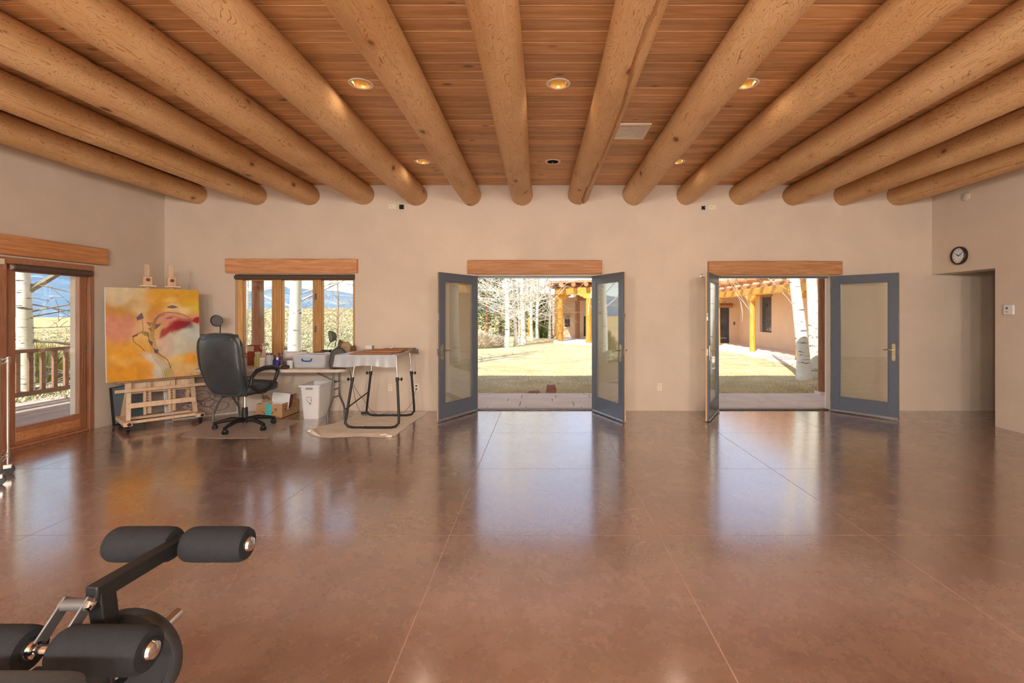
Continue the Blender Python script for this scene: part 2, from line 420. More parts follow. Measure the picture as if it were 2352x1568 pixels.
ordn = ['first', 'second', 'third', 'fourth', 'fifth', 'sixth', 'seventh']
def log_beam(i, x):
    rg = random.Random(100+i); r0 = rg.uniform(.148, .158); r1 = rg.uniform(.153, .166)
    if i in (0,): r0, r1 = .15, .145
    nr, ns = 70, 56; mb = MB(); vs_ = []
    bul = [(rg.uniform(0, 11), rg.uniform(0, 6.28), rg.uniform(.004, .011), rg.uniform(.12, .3)) for _ in range(14)]
    ph = [rg.uniform(0, 6.28) for _ in range(4)]
    crack = {7: (-math.pi/2+.35, .020), 6: (-math.pi/2-.30, .006), 5: (-math.pi/2+.45, .005), 1: (-math.pi/2+.75, .010), 13: (-math.pi/2-.55, .010), 10: (-math.pi/2-.75, .006)}.get(i)
    for j in range(nr+1):
        t = j/nr; y = YN+(YB+.03-YN)*t
        cxo = .012*math.sin(1.1*y+ph[0]); czo = .006*math.sin(.8*y+ph[1])
        for k in range(ns):
            a = 2*math.pi*k/ns; r = r0+(r1-r0)*max(0, min(1, (y-2)/5.3))
            r += .004*math.sin(2*a+ph[2]+y*.4)+.003*math.sin(3*a+ph[3]-y*.9)
            for (by, ba, bh, bw) in bul:
                da = (a-ba+math.pi) % (2*math.pi)-math.pi
                r += bh*math.exp(-((y-by+3)/bw)**2-(da/.5)**2)
            if crack:
                ca = crack[0]+.10*math.sin(1.7*y)+.04*math.sin(5.3*y); da = abs((a-ca+math.pi) % (2*math.pi)-math.pi)
                if da < .06 and (i == 7 or math.sin(1.3*y+i) > -.2): r -= crack[1]*1.6
            vs_.append((cxo+r*math.cos(a), y, czo+r*math.sin(a)))
    fs = [(j*ns+k, j*ns+(k+1)%ns, (j+1)*ns+(k+1)%ns, (j+1)*ns+k) for j in range(nr) for k in range(ns)]
    mb.add(vs_, fs)
    o = mb.build('log_beam', M['log'], loc=(x, 0, 3.302))
    tag(o, f'{ordn[i]} peeled log ceiling beam counted from the left wall' if i < 7 else f'{ordn[13-i]} peeled log ceiling beam counted from the right wall', 'beam', 'log ceiling beams')
for i, x in enumerate(BX): log_beam(i, x)

# recessed lights
M['trimring'] = plain('light trim', S(236, 224, 204), .4, 0, .03)
M['canin'] = plain('can reflector', S(164, 130, 74), .35, .8, .03)
M['lens'] = emit('lamp lens', (1.0, .82, .55), 9.0)
def downlight(x, y, on, label, real=True):
    t = thing('recessed_light', label, 'light', (x, y, ZC), 0, 'recessed ceiling lights')
    MB().lathe([(.076, .004), (.078, -.004), (.098, -.006), (.104, -.002), (.104, .0)], 32).build('trim_ring', M['trimring'], t)
    if real:
        MB().lathe([(.077, -.003), (.070, .03), (.060, .06), (.052, .085)], 32).build('reflector', M['canin'] if on else M['dark'], t)
        MB().lathe([(.0005, .080), (.03, .079), (.054, .083)], 24).build('bulb', M['lens'] if on else M['dark'], t)
    if on:
        ld = bpy.data.lights.new('lamp', 'SPOT'); ld.energy = LAMP_W; ld.color = LAMP_COL
        ld.spot_size = R(150); ld.spot_blend = .7; ld.shadow_soft_size = .06
        lo = bpy.data.objects.new('lamp', ld); COL.objects.link(lo); lo.parent = t; lo.location = (0, 0, .035 if real else -.02)
names = [('left', 'nearer the camera'), ('middle', 'nearer the camera'), ('right', 'nearer the camera')]
for j, y in enumerate(LY):
    for i, x in enumerate(LX):
        on = not (j == 1 and i == 1)
        side = ('left', 'middle', 'right')[i]
        lab = f'lit recessed ceiling light, {side} one of the ' + ('larger near row' if j == 0 else 'small far row')
        if not on: lab = 'unlit dark recessed ceiling light in the middle of the far row'
        downlight(x, y, on, lab)

# air grille in the ceiling
g = thing('air_vent', 'square white ceiling air grille between two log beams', 'vent', (.95, 5.16, ZC))
gm = MB()
for (a, b, c, d) in ((-.185,.185,-.215,-.175), (-.185,.185,.175,.215), (-.185,-.145,-.175,.175), (.145,.185,-.175,.175)): gm.box(a, b, c, d, -.014, .001)
gm.build('frame', M['trimring'], g)
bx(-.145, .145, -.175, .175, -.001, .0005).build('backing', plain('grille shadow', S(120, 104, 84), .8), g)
for k in range(13): bx(-.145, .145, -.165+k*.0275-.004, -.165+k*.0275+.004, -.010, -.001).build('slat', M['trimring'], g)
for k in range(9): bx(-.128+k*.032-.003, -.128+k*.032+.003, -.175, .175, -.0095, -.002).build('slat', M['trimring'], g)

# lintels
def lintel(name, x0, x1, z0, z1, label, depth=.075):
    mb = MB(); n = 18
    def sec(t):
        j = lambda s_: .006*mnoise.noise(Vector((t*6+s_*3.1, s_, x0)))
        return [(YB+.02, z0+j(1)), (YB-depth+.012+j(2), z0+.0+j(1)), (YB-depth+j(2), z0+.018+j(1)), (YB-depth+j(3), z1-.012+j(4)), (YB-depth+.012+j(3), z1+j(4)), (YB+.02, z1+j(4))]
    vs_ = []
    for i in range(n+1):
        t = i/n; e = .012 if i in (0, n) else 0
        for (y, z) in sec(t): vs_.append((x0+(x1-x0)*t, y+e*.6, z+(e*.4 if z < (z0+z1)/2 else -e*.4)))
    m_ = 6; fs = [(i*m_+k, i*m_+(k+1)%m_, (i+1)*m_+(k+1)%m_, (i+1)*m_+k) for i in range(n) for k in range(m_)]
    fs += [tuple(range(m_))[::-1], tuple(n*m_+k for k in range(m_))]
    o = mb.add(vs_, fs).build(name, M['lintel']); return struct(o, label, 'lintel')
lintel('trim_1', WX(523), WX(823), WZ(628), WZ(595), 'rough sawn timber lintel above the three-pane window')
lintel('trim_2', WX(1075), WX(1382), WZ(630), WZ(598), 'rough sawn timber lintel above the middle doorway')
lintel('trim_3', WX(1625), WX(1929), WZ(632), WZ(600), 'rough sawn timber lintel above the doorway on the right')
lt = bx(XL-.02, XL+.07, 3.45, 6.31, 2.12, 2.335).build('trim_4', M['lintel_y'], bevel=.01)
struct(lt, 'timber lintel above the patio door on the left wall', 'lintel')

# door frames
M['frame'] = plain('door frame', S(196, 182, 162), .5, 0, .04)
def door_frame(name, a, b, label):
    t = thing(name, label, 'door frame', ((a+b)/2, YB, 0), 0, kind='structure')
    h = (b-a)/2; y0, y1 = .002, .12
    for s_ in (-1, 1):
        bx(min(s_*h, s_*(h-.022)), max(s_*h, s_*(h-.022)), y0, y1, 0, DTOP-.03).build('jamb', M['frame'], t, .003)
        bx(min(s_*h, s_*(h-.012)), max(s_*h, s_*(h-.012)), y1, WT-.004, 0, DTOP-.03).build('screen_track', M['white'], t)
    bx(-h, h, y0, y1, DTOP-.03, DTOP-.001).build('head', M['frame'], t, .003)
    bx(-h+.022, h-.022, .07, .12, DTOP-.055, DTOP-.03).build('head_stop', M['doorpaint'], t)
    bx(-h+.022, h-.022, .03, .15, 0, .018).build('threshold', plain('bronze sill', S(96, 84, 74), .4, .5), t, .004)
    return t
door_frame('trim_5', *MIDX, 'pale door frame of the middle doorway')
door_frame('trim_6', *RGTX, 'pale door frame of the doorway on the right')

# glazed door leaves
M['doorcream'] = plain('varnished door edge', S(206, 172, 132), .45, 0, .05)
def leaf(name, hx, mirror, rz, label, L=.85, H=2.045):
    s_ = -1 if mirror else 1
    t = thing(name, label, 'door', (hx, YB-.025, .012), rz, kind='structure')
    def B(x0, x1, y0, y1, z0, z1): return bx(min(s_*x0, s_*x1), max(s_*x0, s_*x1), y0, y1, z0, z1)
    st, tr, br = .115, .115, .215
    for (a, b, nm) in ((0, st, 'stile'), (L-st, L, 'stile')):
        B(a, b, 0, .024, 0, H).build(nm, M['doorpaint'], t, .002); B(a, b, -.022, 0, 0, H).build('inner_stile', M['doorcream'], t, .002)
    for (c, d) in ((0, br), (H-tr, H)):
        B(st, L-st, 0, .0235, c, d).build('rail', M['doorpaint'], t, .002); B(st, L-st, -.0215, 0, c, d).build('inner_rail', M['doorcream'], t, .002)
    B(st-.005, L-st+.005, -.004, .004, br-.005, H-tr+.005).build('glass', M['doorglass'], t)
    bd = MB()
    for (x0, x1, z0, z1) in ((st, st+.014, br, H-tr), (L-st-.014, L-st, br, H-tr), (st, L-st, br, br+.014), (st, L-st, H-tr-.014, H-tr)):
        bd.box(min(s_*x0, s_*x1), max(s_*x0, s_*x1), .004, .017, z0, z1)
    bd.build('glazing_bead', M['doorpaint'], t)
    B(.01, L-.004, .024, .036, .0, .03).build('sweep', plain('sweep '+name, S(150, 160, 170), .3, .6) , t, .003)
    for k in range(4): MB().cyl((s_*(.1+.2*k), .036, .018), (s_*(.1+.2*k), .039, .018), .005, n=10).build('screw', M['metal'], t)
    for z in (.22, 1.02, 1.83): MB().cyl((s_*-.004, .0, z-.05), (s_*-.004, .0, z+.05), .009, n=12).build('hinge', M['grey'], t)
    for side in (1, -1):
        y = .024 if side > 0 else -.022; xc = s_*(L-.055); zc = .97
        pl = MB(); pts = []
        for k in range(24):
            a = 2*math.pi*k/24; pts.append((xc+.021*math.cos(a), zc-.035+(.10 if math.sin(a) > 0 else -.10)+.021*math.sin(a)))
        pl.prism(pts, min(y, y+side*.008), max(y, y+side*.008), M=frame_m((0,0,0), (1,0,0), (0,0,1), (0,1,0)))
        h = pl.build('handle', M['brass'], t)
        lv = MB().tube([(xc, y+side*.006, zc), (xc, y+side*.05, zc), (xc-s_*.02, y+side*.058, zc), (xc-s_*.075, y+side*.058, zc+.002), (xc-s_*.115, y+side*.055, zc-.004)], [.009, .009, .009, .008, .006], 10)
        lv.build('lever', M['brass'] if side > 0 else M['metal'], h)
        MB().cyl((xc, y+side*.006, zc-.105), (xc, y+side*.022, zc-.105), .013, n=16).build('thumb_turn', M['metal'], h)
    lk = MB()
    for z in (.9, 1.38, 1.43): lk.box(min(s_*L, s_*(L+.0015)), max(s_*L, s_*(L+.0015)), -.01, .012, z, z+(.05 if z > 1.4 else .09))
    lk.build('latch_plate', M['metal'], t)
    return t
leaf('door_1', MIDX[0]+.02, False, -R(120), 'open grey-framed glass door leaf on the left of the middle doorway')
leaf('door_2', MIDX[1]-.02, True, R(114), 'open grey-framed glass door leaf on the right of the middle doorway')
leaf('door_3', RGTX[0]+.02, False, -R(119), 'glass door leaf seen nearly edge-on beside the doorway on the right')
leaf('door_4', RGTX[1]-.02, True, R(130), 'wide open blue-grey glass door leaf nearest the wall clock')

# three-pane window
wn = thing('window_1', 'three-pane timber casement window behind the work table', 'window', ((WINX[0]+WINX[1])/2, YB, WSILL), kind='structure')
wx0, wx1 = WINX[0]-wn.location.x, WINX[1]-wn.location.x; WH = DTOP-WSILL
y0, y1 = .06, .15
for (a, b) in ((wx0, wx0+.075), (wx1-.045, wx1)): bx(a, b, y0, y1, 0, WH).build('jamb', M['trimwood'], wn, .004)
bx(wx0, wx1, y0, y1, WH-.07, WH).build('head', M['trimwood'], wn, .004); bx(wx0, wx1, y0, y1, 0, .06).build('bottom_rail', M['trimwood'], wn, .004)
mx = [(627-CX)*7.42/F-wn.location.x, (648-CX)*7.42/F-wn.location.x, (721-CX)*7.42/F-wn.location.x, (739-CX)*7.42/F-wn.location.x]
for (a, b) in ((mx[0], mx[1]), (mx[2], mx[3])):
    m_ = bx(a, b, y0, y1, .06, WH-.07).build('mullion', M['trimwood'], wn, .004)
    for q in (.2, .5, .8): bx(a+(b-a)*q-.004, a+(b-a)*q+.004, y0-.012, y0, .06, WH-.07).build('moulding', M['trimwood'], m_, .003)
for (a, b) in ((wx0+.075, mx[0]), (mx[1], mx[2]), (mx[3], wx1-.045)):
    bx(a, b, .105, .111, .06, WH-.07).build('pane', M['glass'], wn)
    ps = MB()
    for (c, d, e, f_) in ((a, a+.02, .06, WH-.07), (b-.02, b, .06, WH-.07), (a, b, .06, .08), (a, b, WH-.09, WH-.07)): ps.box(c, d, .09, .125, e, f_)
    ps.build('sash', M['trimwood'], wn)
for z in (.45, .95): bx(mx[2]+.03, mx[2]+.055, y0-.02, y0-.004, z-.05, z+.05).build('latch', M['grey'], wn)
bx(wx0, wx1, .002, .06, -.001, .02).build('sill', M['trimwood'], wn, .004)
rs = MB().cyl((wx0-.01, .02, WH-.045), (wx1-.005, .02, WH-.045), .036, n=20)
o = rs.build('roller_shade', M['shade'], loc=wn.location); tag(o, 'dark rolled-up roller shade at the top of the three-pane window', 'roller shade')

# patio door and fixed light on the left wall (local x runs along +Y, local y points out of the room)
pd = thing('door_5', 'timber glass patio door on the left wall opening to the deck', 'door', (XL, 0, 0), R(90), kind='structure')
yo, yi = .03, .085                                       # local -> world: x->+Y, y->-X
d0, d1 = 5.175, 6.115
bx(d1+.002, LD[1], -.01, .14, 0, 2.1).build('jamb', M['redwood'], pd, .004); bx(LD[0], LD[1], -.005, .14, 2.03, 2.1).build('head', M['redwood_y'], pd, .004)
for (a, b) in ((d0, 5.285), (6.015, d1)): bx(a, b, yo, yi, .03, 2.028).build('stile', M['redwood'], pd, .004)
bx(5.285, 6.015, yo, yi, .03, .23).build('rail', M['redwood_y'], pd, .004); bx(5.285, 6.015, yo, yi, 1.95, 2.028).build('rail', M['redwood_y'], pd, .004)
bx(5.285, 6.015, yo-.008, yo, .07, .17).build('kick_panel', M['lintel_y'], pd, .003)
bx(5.28, 6.02, .055, .062, .225, 1.955).build('pane', M['glass'], pd)
bx(LD[0], LD[1], .0, .16, 0, .03).build('threshold', M['redwood_y'], pd, .004)
for z in (.30, 1.05, 1.78): MB().cyl((d1+.004, yo-.008, z-.05), (d1+.004, yo-.008, z+.05), .010, n=10).build('hinge', M['grey'], pd)
MB().tube([(6.07, .018, 1.12), (6.072, .016, .9), (6.065, .014, .62), (6.05, .014, .57), (6.035, .016, .62), (6.04, .016, .9), (6.05, .018, 1.1)], .0022, 6).build('shade_cord', M['redwood'], pd)
wf = thing('window_2', 'fixed timber window with panel below beside the patio door', 'window', (XL, 0, 0), R(90), kind='structure')
bx(5.065, d0-.002, .0, .12, .03, 2.03).build('mullion', M['redwood'], wf, .004)
bx(LD[0]+.0, LD[0]+.1, .0, .12, .03, 2.03).build('mullion', M['redwood'], wf, .004)
bx(LD[0]+.1, 5.065, .02, .1, .03, 1.03).build('panel', M['redwood_y'], wf, .004); bx(LD[0]+.1, 5.065, .0, .1, 1.03, 1.09).build('rail', M['redwood_y'], wf, .004)
bx(LD[0]+.1, 5.065, .0, .1, 1.95, 2.03).build('rail', M['redwood_y'], wf, .004)
bx(LD[0]+.1, 5.065, .05, .056, 1.09, 1.95).build('pane', glass('dark fixed glass', (.5, .55, .55), .2), wf)
o = MB().cyl((XL+.03, 5.20, 1.995), (XL+.03, 6.10, 1.995), .038, n=20).build('roller_shade', M['shade']); tag(o, 'rolled-up roller shade at the top of the patio door', 'roller shade')
MB().cyl((XL+.03, 5.185, 1.995), (XL+.03, 5.20, 1.995), .030, n=16).build('end_cap', M['chrome'], o)
o = bx(XL+.003, XL+.022, 5.085, 5.135, 2.015, 2.075).build('door_sensor', M['almond'], bevel=.004); tag(o, 'square almond door sensor at the head of the patio door', 'sensor')
o = bx(XL+.003, XL+.02, 5.035, 5.055, 2.02, 2.06).build('door_sensor', M['white'], bevel=.004); tag(o, 'tiny white door sensor magnet beside the almond sensor', 'sensor')

# unseen windows added behind the camera to let in more daylight
for i, (a, b) in enumerate(((-5.0, -2.6), (-1.2, 1.2))):
    t = thing(f'window_{i+3}', f'{("left", "middle")[i]} window added in the wall behind the camera', 'window', ((a+b)/2, YN-.1, .3), kind='structure')
    h = (b-a)/2
    for (x0, x1, z0, z1) in ((-h, -h+.06, 0, 1.9), (h-.06, h, 0, 1.9), (-.03, .03, 0, 1.9), (-h+.06, h-.06, 0, .06), (-h+.06, h-.06, 1.84, 1.9)): bx(x0, x1, -.04, .04, z0, z1).build('frame', M['trimwood'], t)
    bx(-h+.06, h-.06, -.003, .003, .06, 1.84).build('pane', M['glass'], t)
for i, (a, b) in enumerate(((-3.3, -.7),)):
    t = thing(f'window_{i+6}', 'window added in the left wall behind the camera', 'window', (XL-.1, (a+b)/2, .6), kind='structure')
    h = (b-a)/2
    for (x0, x1, z0, z1) in ((-h, -h+.06, 0, 1.5), (h-.06, h, 0, 1.5), (-.03, .03, 0, 1.5), (-h+.06, h-.06, 0, .06), (-h+.06, h-.06, 1.44, 1.5)): bx(-.04, .04, x0, x1, z0, z1).build('frame', M['trimwood'], t)
    bx(-.003, .003, -h+.06, h-.06, .06, 1.44).build('pane', M['glass'], t)
# ------------------------------------------------------------------ easel with painting
ez = thing('studio_easel', 'pale wooden studio easel on casters holding the yellow abstract painting', 'easel', (-5.15, 6.47, 0), R(48.7))
W2 = .38
for s_ in (-1, 1):
    x = s_*W2
    sk = MB().prism([(-.32, .075), (-.30, .125), (.30, .125), (.32, .075)], x-.045, x+.045, M=frame_m((0,0,0), (0,1,0), (0,0,1), (1,0,0)))
    k = sk.build('skid', M['pine'], ez, .006)
    for y in (-.27, .27):
        c = MB().cyl((x-.016, y, .038), (x+.016, y, .038), .037, n=20).cyl((x-.02, y, .038), (x+.02, y, .038), .012, n=12).build('caster', M['blackmetal'], ez)
        bx(x-.02, x+.02, y-.02, y+.02, .066, .077).build('caster_plate', M['grey'], c)
    MB().cyl((x, -.325, .11), (x, -.37, .11), .006, n=8).sup(.02, .012, .02, 1, 1, Matrix.Translation((x, -.375, .11)), 12, 8).build('clamp_knob', M['black'], ez)
    MB().beam((x*.93, -.14, .12), (x*.87, -.02, .68), .05, .04).build('upright', M['pine'], ez, .004)
    MB().beam((x*.93, .26, .12), (x*.80, .03, .72), .05, .035).build('rear_brace', M['pine'], ez, .004)
for (y, z, h) in ((-.20, .105, .035), (.10, .105, .035)): bx(-W2+.045, W2-.045, y-.02, y+.02, z-h/2, z+h/2).build('crossbar', M['pine'], ez, .004)
bx(-W2+.02, W2-.02, -.135, -.11, .27, .335).build('crossbar', M['pine'], ez, .004)
bx(-W2+.02, W2-.02, .06, .085, .43, .60).build('back_panel', M['pine'], ez, .004)
bx(-.47, .47, -.17, -.085, .485, .51).build('shelf', M['pine'], ez, .004); bx(-.49, .49, -.182, -.17, .485, .525).build('shelf_lip', M['pine'], ez, .004)
bx(-.46, .46, -.12, .02, .600, .622).build('canvas_tray', plain('paint-stained tray', S(150, 118, 96), .6, 0, .3), ez, .004)
for x in (-.13, .13):
    MB().beam((x, -.02, .16), (x, .11, 2.15), .055, .022, up=(0,1,0)).build('mast', M['pine'], ez, .003)
    MB().beam((x-.05, -.07, .16), (x-.05, -.05, .52), .03, .03, up=(0,1,0)).build('mast_rail', M['pine'], ez, .003)
    for q in range(7): MB().cyl((x-.02, -.095+q*.003, .27+q*.035), (x-.02, -.07+q*.003, .27+q*.035), .005, n=8).build('peg_hole', M['dark'], ez)
    cl = bx(x-.05, x+.05, .04, .12, 1.86, 1.985).build('canvas_clamp', M['pine'], ez, .005)
    bx(x-.085, x+.085, -.02, .095, 1.845, 1.865).build('clamp_jaw', M['pine'], cl, .003)
    MB().cyl((x, .022, 1.94), (x, .04, 1.94), .022, n=8).build('knob', plain('clamp knob red', S(120, 48, 34), .4), cl)
MB().cyl((.30, -.02, .40), (.30, .02, .40), .02, n=12).build('knob', M['trimwood'], ez)

def lerp(a, b, t): return a+(b-a)*t
def paint_canvas():
    nu, nv = 190, 230; u, v = np.meshgrid(np.linspace(0, 1, nu+1), np.linspace(0, 1, nv+1))
    rs_ = np.random.RandomState(3)
    def fbm(sc):
        t = np.zeros_like(u); amp = 1
        for o in range(4):
            g_ = rs_.rand(int(sc*2**o)+2, int(sc*2**o)+2); a = u*(g_.shape[1]-1.001); b = v*(g_.shape[0]-1.001)
            i = a.astype(int); j = b.astype(int); fa = a-i; fb = b-j; fa = fa*fa*(3-2*fa); fb = fb*fb*(3-2*fb)
            t += amp*((g_[j,i]*(1-fa)+g_[j,i+1]*fa)*(1-fb)+(g_[j+1,i]*(1-fa)+g_[j+1,i+1]*fa)*fb); amp *= .5
        return t/1.875-.5
    d1, d2, d3 = fbm(5), fbm(5), fbm(14)
    uu = u+.12*d1; vv = v+.12*d2
    img = np.zeros(u.shape+(3,)); img[:] = S(222, 178, 96)
    def blob(cx, cy, rx, ry, col, hard=2.0, op=1.0, rot=0):
        c, s_ = math.cos(rot), math.sin(rot); a = (uu-cx)*c+(vv-cy)*s_; b = -(uu-cx)*s_+(vv-cy)*c
        m = op/(1+np.exp(hard*4*(np.sqrt((a/rx)**2+(b/ry)**2)-1)))
        img[:] = img*(1-m[..., None])+np.array(S(*col))*m[..., None]
    blob(.18, .10, .34, .24, (218, 204, 168), 1.6); blob(.2, .17, .12, .06, (188, 146, 60), 1, .7, -.4)
    blob(.72, .12, .33, .22, (218, 160, 40), 2.2); blob(.75, .05, .3, .1, (222, 168, 50), 1)
    blob(.08, .30, .22, .10, (190, 138, 40), 1.3); blob(.48, .30, .08, .14, (208, 148, 44), 1.5)
    blob(.93, .22, .10, .10, (216, 188, 24), 1.2); blob(.76, .23, .16, .06, (238, 214, 150), 1.2); blob(.66, .13, .07, .03, (238, 208, 130), 1, .7)
    blob(.12, .46, .24, .15, (216, 146, 122), 1.6); blob(.36, .44, .10, .10, (226, 186, 140), 1.2); blob(.74, .34, .27, .08, (220, 154, 128), 1.6)
    blob(.37, .60, .14, .14, (226, 188, 112), 1.2)
    blob(.20, .70, .30, .14, (228, 164, 44), 1.6); blob(.22, .90, .34, .16, (226, 156, 30), 2.0); blob(.2, .78, .22, .04, (232, 186, 92), 1.0, .8, .2)
    blob(.80, .60, .26, .18, (208, 206, 186), 2.2); blob(.92, .50, .12, .10, (200, 208, 200), 2); blob(.62, .62, .08, .12, (222, 186, 168), 1.0, .8)
    blob(.80, .90, .28, .10, (230, 190, 128), 1.3); blob(.88, .83, .09, .06, (236, 164, 40), 2); blob(.7, .8, .12, .05, (226, 196, 118), 1)
    blob(.77, .40, .13, .07, (158, 22, 30), 2.2, 1, -.3); blob(.62, .47, .09, .03, (172, 30, 34), 1.8, .9, -.6); blob(.96, .37, .06, .035, (176, 24, 34), 3); blob(.85, .42, .06, .06, (110, 50, 70), 1.5, .7)
    blob(.46, .78, .10, .05, (222, 214, 196), 1.4, 1, .7); blob(.55, .92, .085, .11, (214, 208, 186), 2); blob(.63, .95, .05, .08, (196, 182, 120), 1.6)
    img *= (1+.35*d3[..., None])
    def seg_d(pts):
        m = np.full(u.shape, 9.0)
        for (x0, y0), (x1, y1) in zip(pts[:-1], pts[1:]):
            dx, dy = x1-x0, y1-y0; t = np.clip(((u-x0)*dx+(v-y0)*dy)/(dx*dx+dy*dy+1e-9), 0, 1)
            m = np.minimum(m, np.hypot(u-x0-t*dx, (v-y0-t*dy)*1.2))
        return m
    def stroke(ctrl, wd, col, op=.85):
        P_ = np.array(ctrl, float); pts = []
        for i in range(len(P_)-1):
            p0 = P_[max(i-1, 0)]; p1 = P_[i]; p2 = P_[i+1]; p3 = P_[min(i+2, len(P_)-1)]
            for t in np.linspace(0, 1, 7)[:-1]:
                pts.append(tuple(.5*((2*p1)+(p2-p0)*t+(2*p0-5*p1+4*p2-p3)*t*t+(3*p1-p0-3*p2+p3)*t**3)))
        pts.append(tuple(P_[-1])); m = np.clip(1.5-seg_d(pts)/wd, 0, 1)*op
        img[:] = img*(1-m[..., None])+np.array(S(*col))*m[..., None]
    for k in range(6):
        o = k*.012
        stroke([(.57+o*2.2, 1), (.56+o*1.6, .9), (.47+o*1.5, .76), (.44+o, .62), (.45+o*.6, .46), (.50+o*.5, .33), (.60, .265+o*.5), (.74+o, .275), (.88, .32)][:9 if k < 3 else 7], .0022, (96, 82, 56), .75)
    stroke([(.27, .52), (.27, .58), (.34, .64), (.38, .69)], .004, (70, 62, 52)); stroke([(.28, .52), (.36, .48), (.42, .50), (.43, .58), (.46, .63)], .006, (120, 92, 40))
    stroke([(.36, .34), (.37, .44), (.36, .5)], .003, (110, 90, 60)); stroke([(.7, .31), (.8, .34), (.9, .34)], .003, (90, 70, 60)); stroke([(.47, .66), (.52, .72), (.62, .80), (.66, .9)], .005, (70, 66, 60))
    def poly(pts, col, op=.9):
        inside = np.zeros(u.shape, bool); n = len(pts)
        for i in range(n):
            (x0, y0), (x1, y1) = pts[i], pts[(i+1) % n]
            c = ((y0 > v) != (y1 > v)) & (u < (x1-x0)*(v-y0)/(y1-y0+1e-12)+x0); inside ^= c
        img[inside] = img[inside]*(1-op)+np.array(S(*col))*op
    pu = (98, 70, 98)
    poly([(.30, .32), (.36, .265), (.38, .33), (.31, .355)], pu); poly([(.63, .20), (.69, .18), (.76, .205), (.70, .22), (.64, .215)], pu)
    poly([(.61, .33), (.70, .305), (.68, .335), (.63, .34)], pu, .7); poly([(.50, .40), (.57, .39), (.53, .43), (.49, .46)], pu, .85)
    poly([(.25, .525), (.32, .49), (.31, .52), (.27, .535)], pu); poly([(.42, .57), (.47, .59), (.46, .64), (.43, .60)], pu); poly([(.48, .67), (.53, .68), (.52, .73), (.48, .71)], pu)
    poly([(.40, .37), (.47, .38), (.44, .43)], (120, 92, 30), .7); poly([(.36, .49), (.43, .48), (.43, .54), (.38, .52)], (128, 96, 40), .7); poly([(.42, .44), (.46, .43), (.45, .48)], (110, 84, 30), .7)
    return np.clip(img, 0, 1), nu, nv
def canvas_mesh(name, Wd, H, img, nu, nv, mat):
    me = bpy.data.meshes.new(name); vs_ = [((i/nu-.5)*Wd, 0, (1-j/nv)*H) for j in range(nv+1) for i in range(nu+1)]
    fs = [(j*(nu+1)+i, (j+1)*(nu+1)+i, (j+1)*(nu+1)+i+1, j*(nu+1)+i+1) for j in range(nv) for i in range(nu)]
    me.from_pydata(vs_, [], fs); me.update(); at = me.color_attributes.new('paint', 'FLOAT_COLOR', 'POINT')
    at.data.foreach_set('color', np.concatenate([img.reshape(-1, 3), np.ones((img.shape[0]*img.shape[1], 1))], 1).astype(np.float32).ravel())
    me.materials.append(mat); return me
img, nu_, nv_ = paint_canvas()
CW, CH = 1.0, 1.2
pt = thing('abstract_painting', 'large abstract painting in yellow, pink, red and white on the easel', 'painting', (0, 0, 0), 0)
pt.location = ez.matrix_basis @ Vector((-.06, -.075, .623)); pt.rotation_euler = (R(-3.6), 0, R(53)); pt.rotation_mode = 'XYZ'
o = bpy.data.objects.new('painted_face', canvas_mesh('painted_face', CW, CH, img, nu_, nv_, M['paint'])); COL.objects.link(o); o.parent = pt; o.location = (0, -.0015, 0)
bx(-CW/2, CW/2, 0, .045, 0, CH).build('stretcher', M['paintedge'], pt, .002)

# canvases leaning behind the easel
def grey_art(seed, base, ink):
    nu, nv = 60, 60; u, v = np.meshgrid(np.linspace(0, 1, nu+1), np.linspace(0, 1, nv+1)); rs_ = np.random.RandomState(seed)
    im = np.zeros(u.shape+(3,)); im[:] = S(*base)
    for k in range(9):
        cx, cy, r = rs_.rand(), rs_.rand(), .08+.2*rs_.rand(); m = .5/(1+np.exp(14*(np.hypot(u-cx, v-cy)/r-1)))
        c = np.array(S(*[min(255, b+rs_.randint(-18, 18)) for b in base])); im = im*(1-m[..., None])+c*m[..., None]
    for k in range(14 if ink else 0):
        cx, cy, r = .15+.7*rs_.rand(), .15+.7*rs_.rand(), .06+.1*rs_.rand(); d = np.abs(np.hypot((u-cx), (v-cy)*(1+.6*rs_.rand()))-r)
        m = np.clip(1.6-d/.009, 0, 1)*.75; im = im*(1-m[..., None])+np.array(S(*ink))*m[..., None]
    return im, nu, nv
def leaning(name, label, px0, Wd, H, tilt, rz, art, edge, rim=None):
    t = thing(name, label, 'painting', px0, 0); t.rotation_euler = (-R(tilt), 0, rz)
    im, a, b = art
    o = bpy.data.objects.new('painted_face', canvas_mesh('painted_face', Wd-.02, H-.02, im, a, b, M['paint'])); COL.objects.link(o); o.parent = t; o.location = (0, -.0015, .01)
    bx(-Wd/2, Wd/2, 0, .03, 0, H).build('stretcher', edge, t, .002)
    return t
leaning('leaning_canvas', 'muted canvas with violet ink loops leaning behind the easel', (-4.86, 6.93, .002), .78, .62, 16, R(40), grey_art(5, (150, 132, 118), (70, 44, 62)), M['paintedge'])
leaning('framed_picture', 'thin black-edged blue-grey seascape leaning at the left behind the easel', (-5.695, 6.64, .002), .52, .50, 5, R(90), grey_art(9, (126, 142, 152), None), M['blackmetal'])
leaning('blank_canvas', 'narrow white canvas seen edge-on behind the easel leg', (-5.10, 6.88, .002), .5, .72, 14, R(50), grey_art(11, (200, 202, 200), None), M['white'])

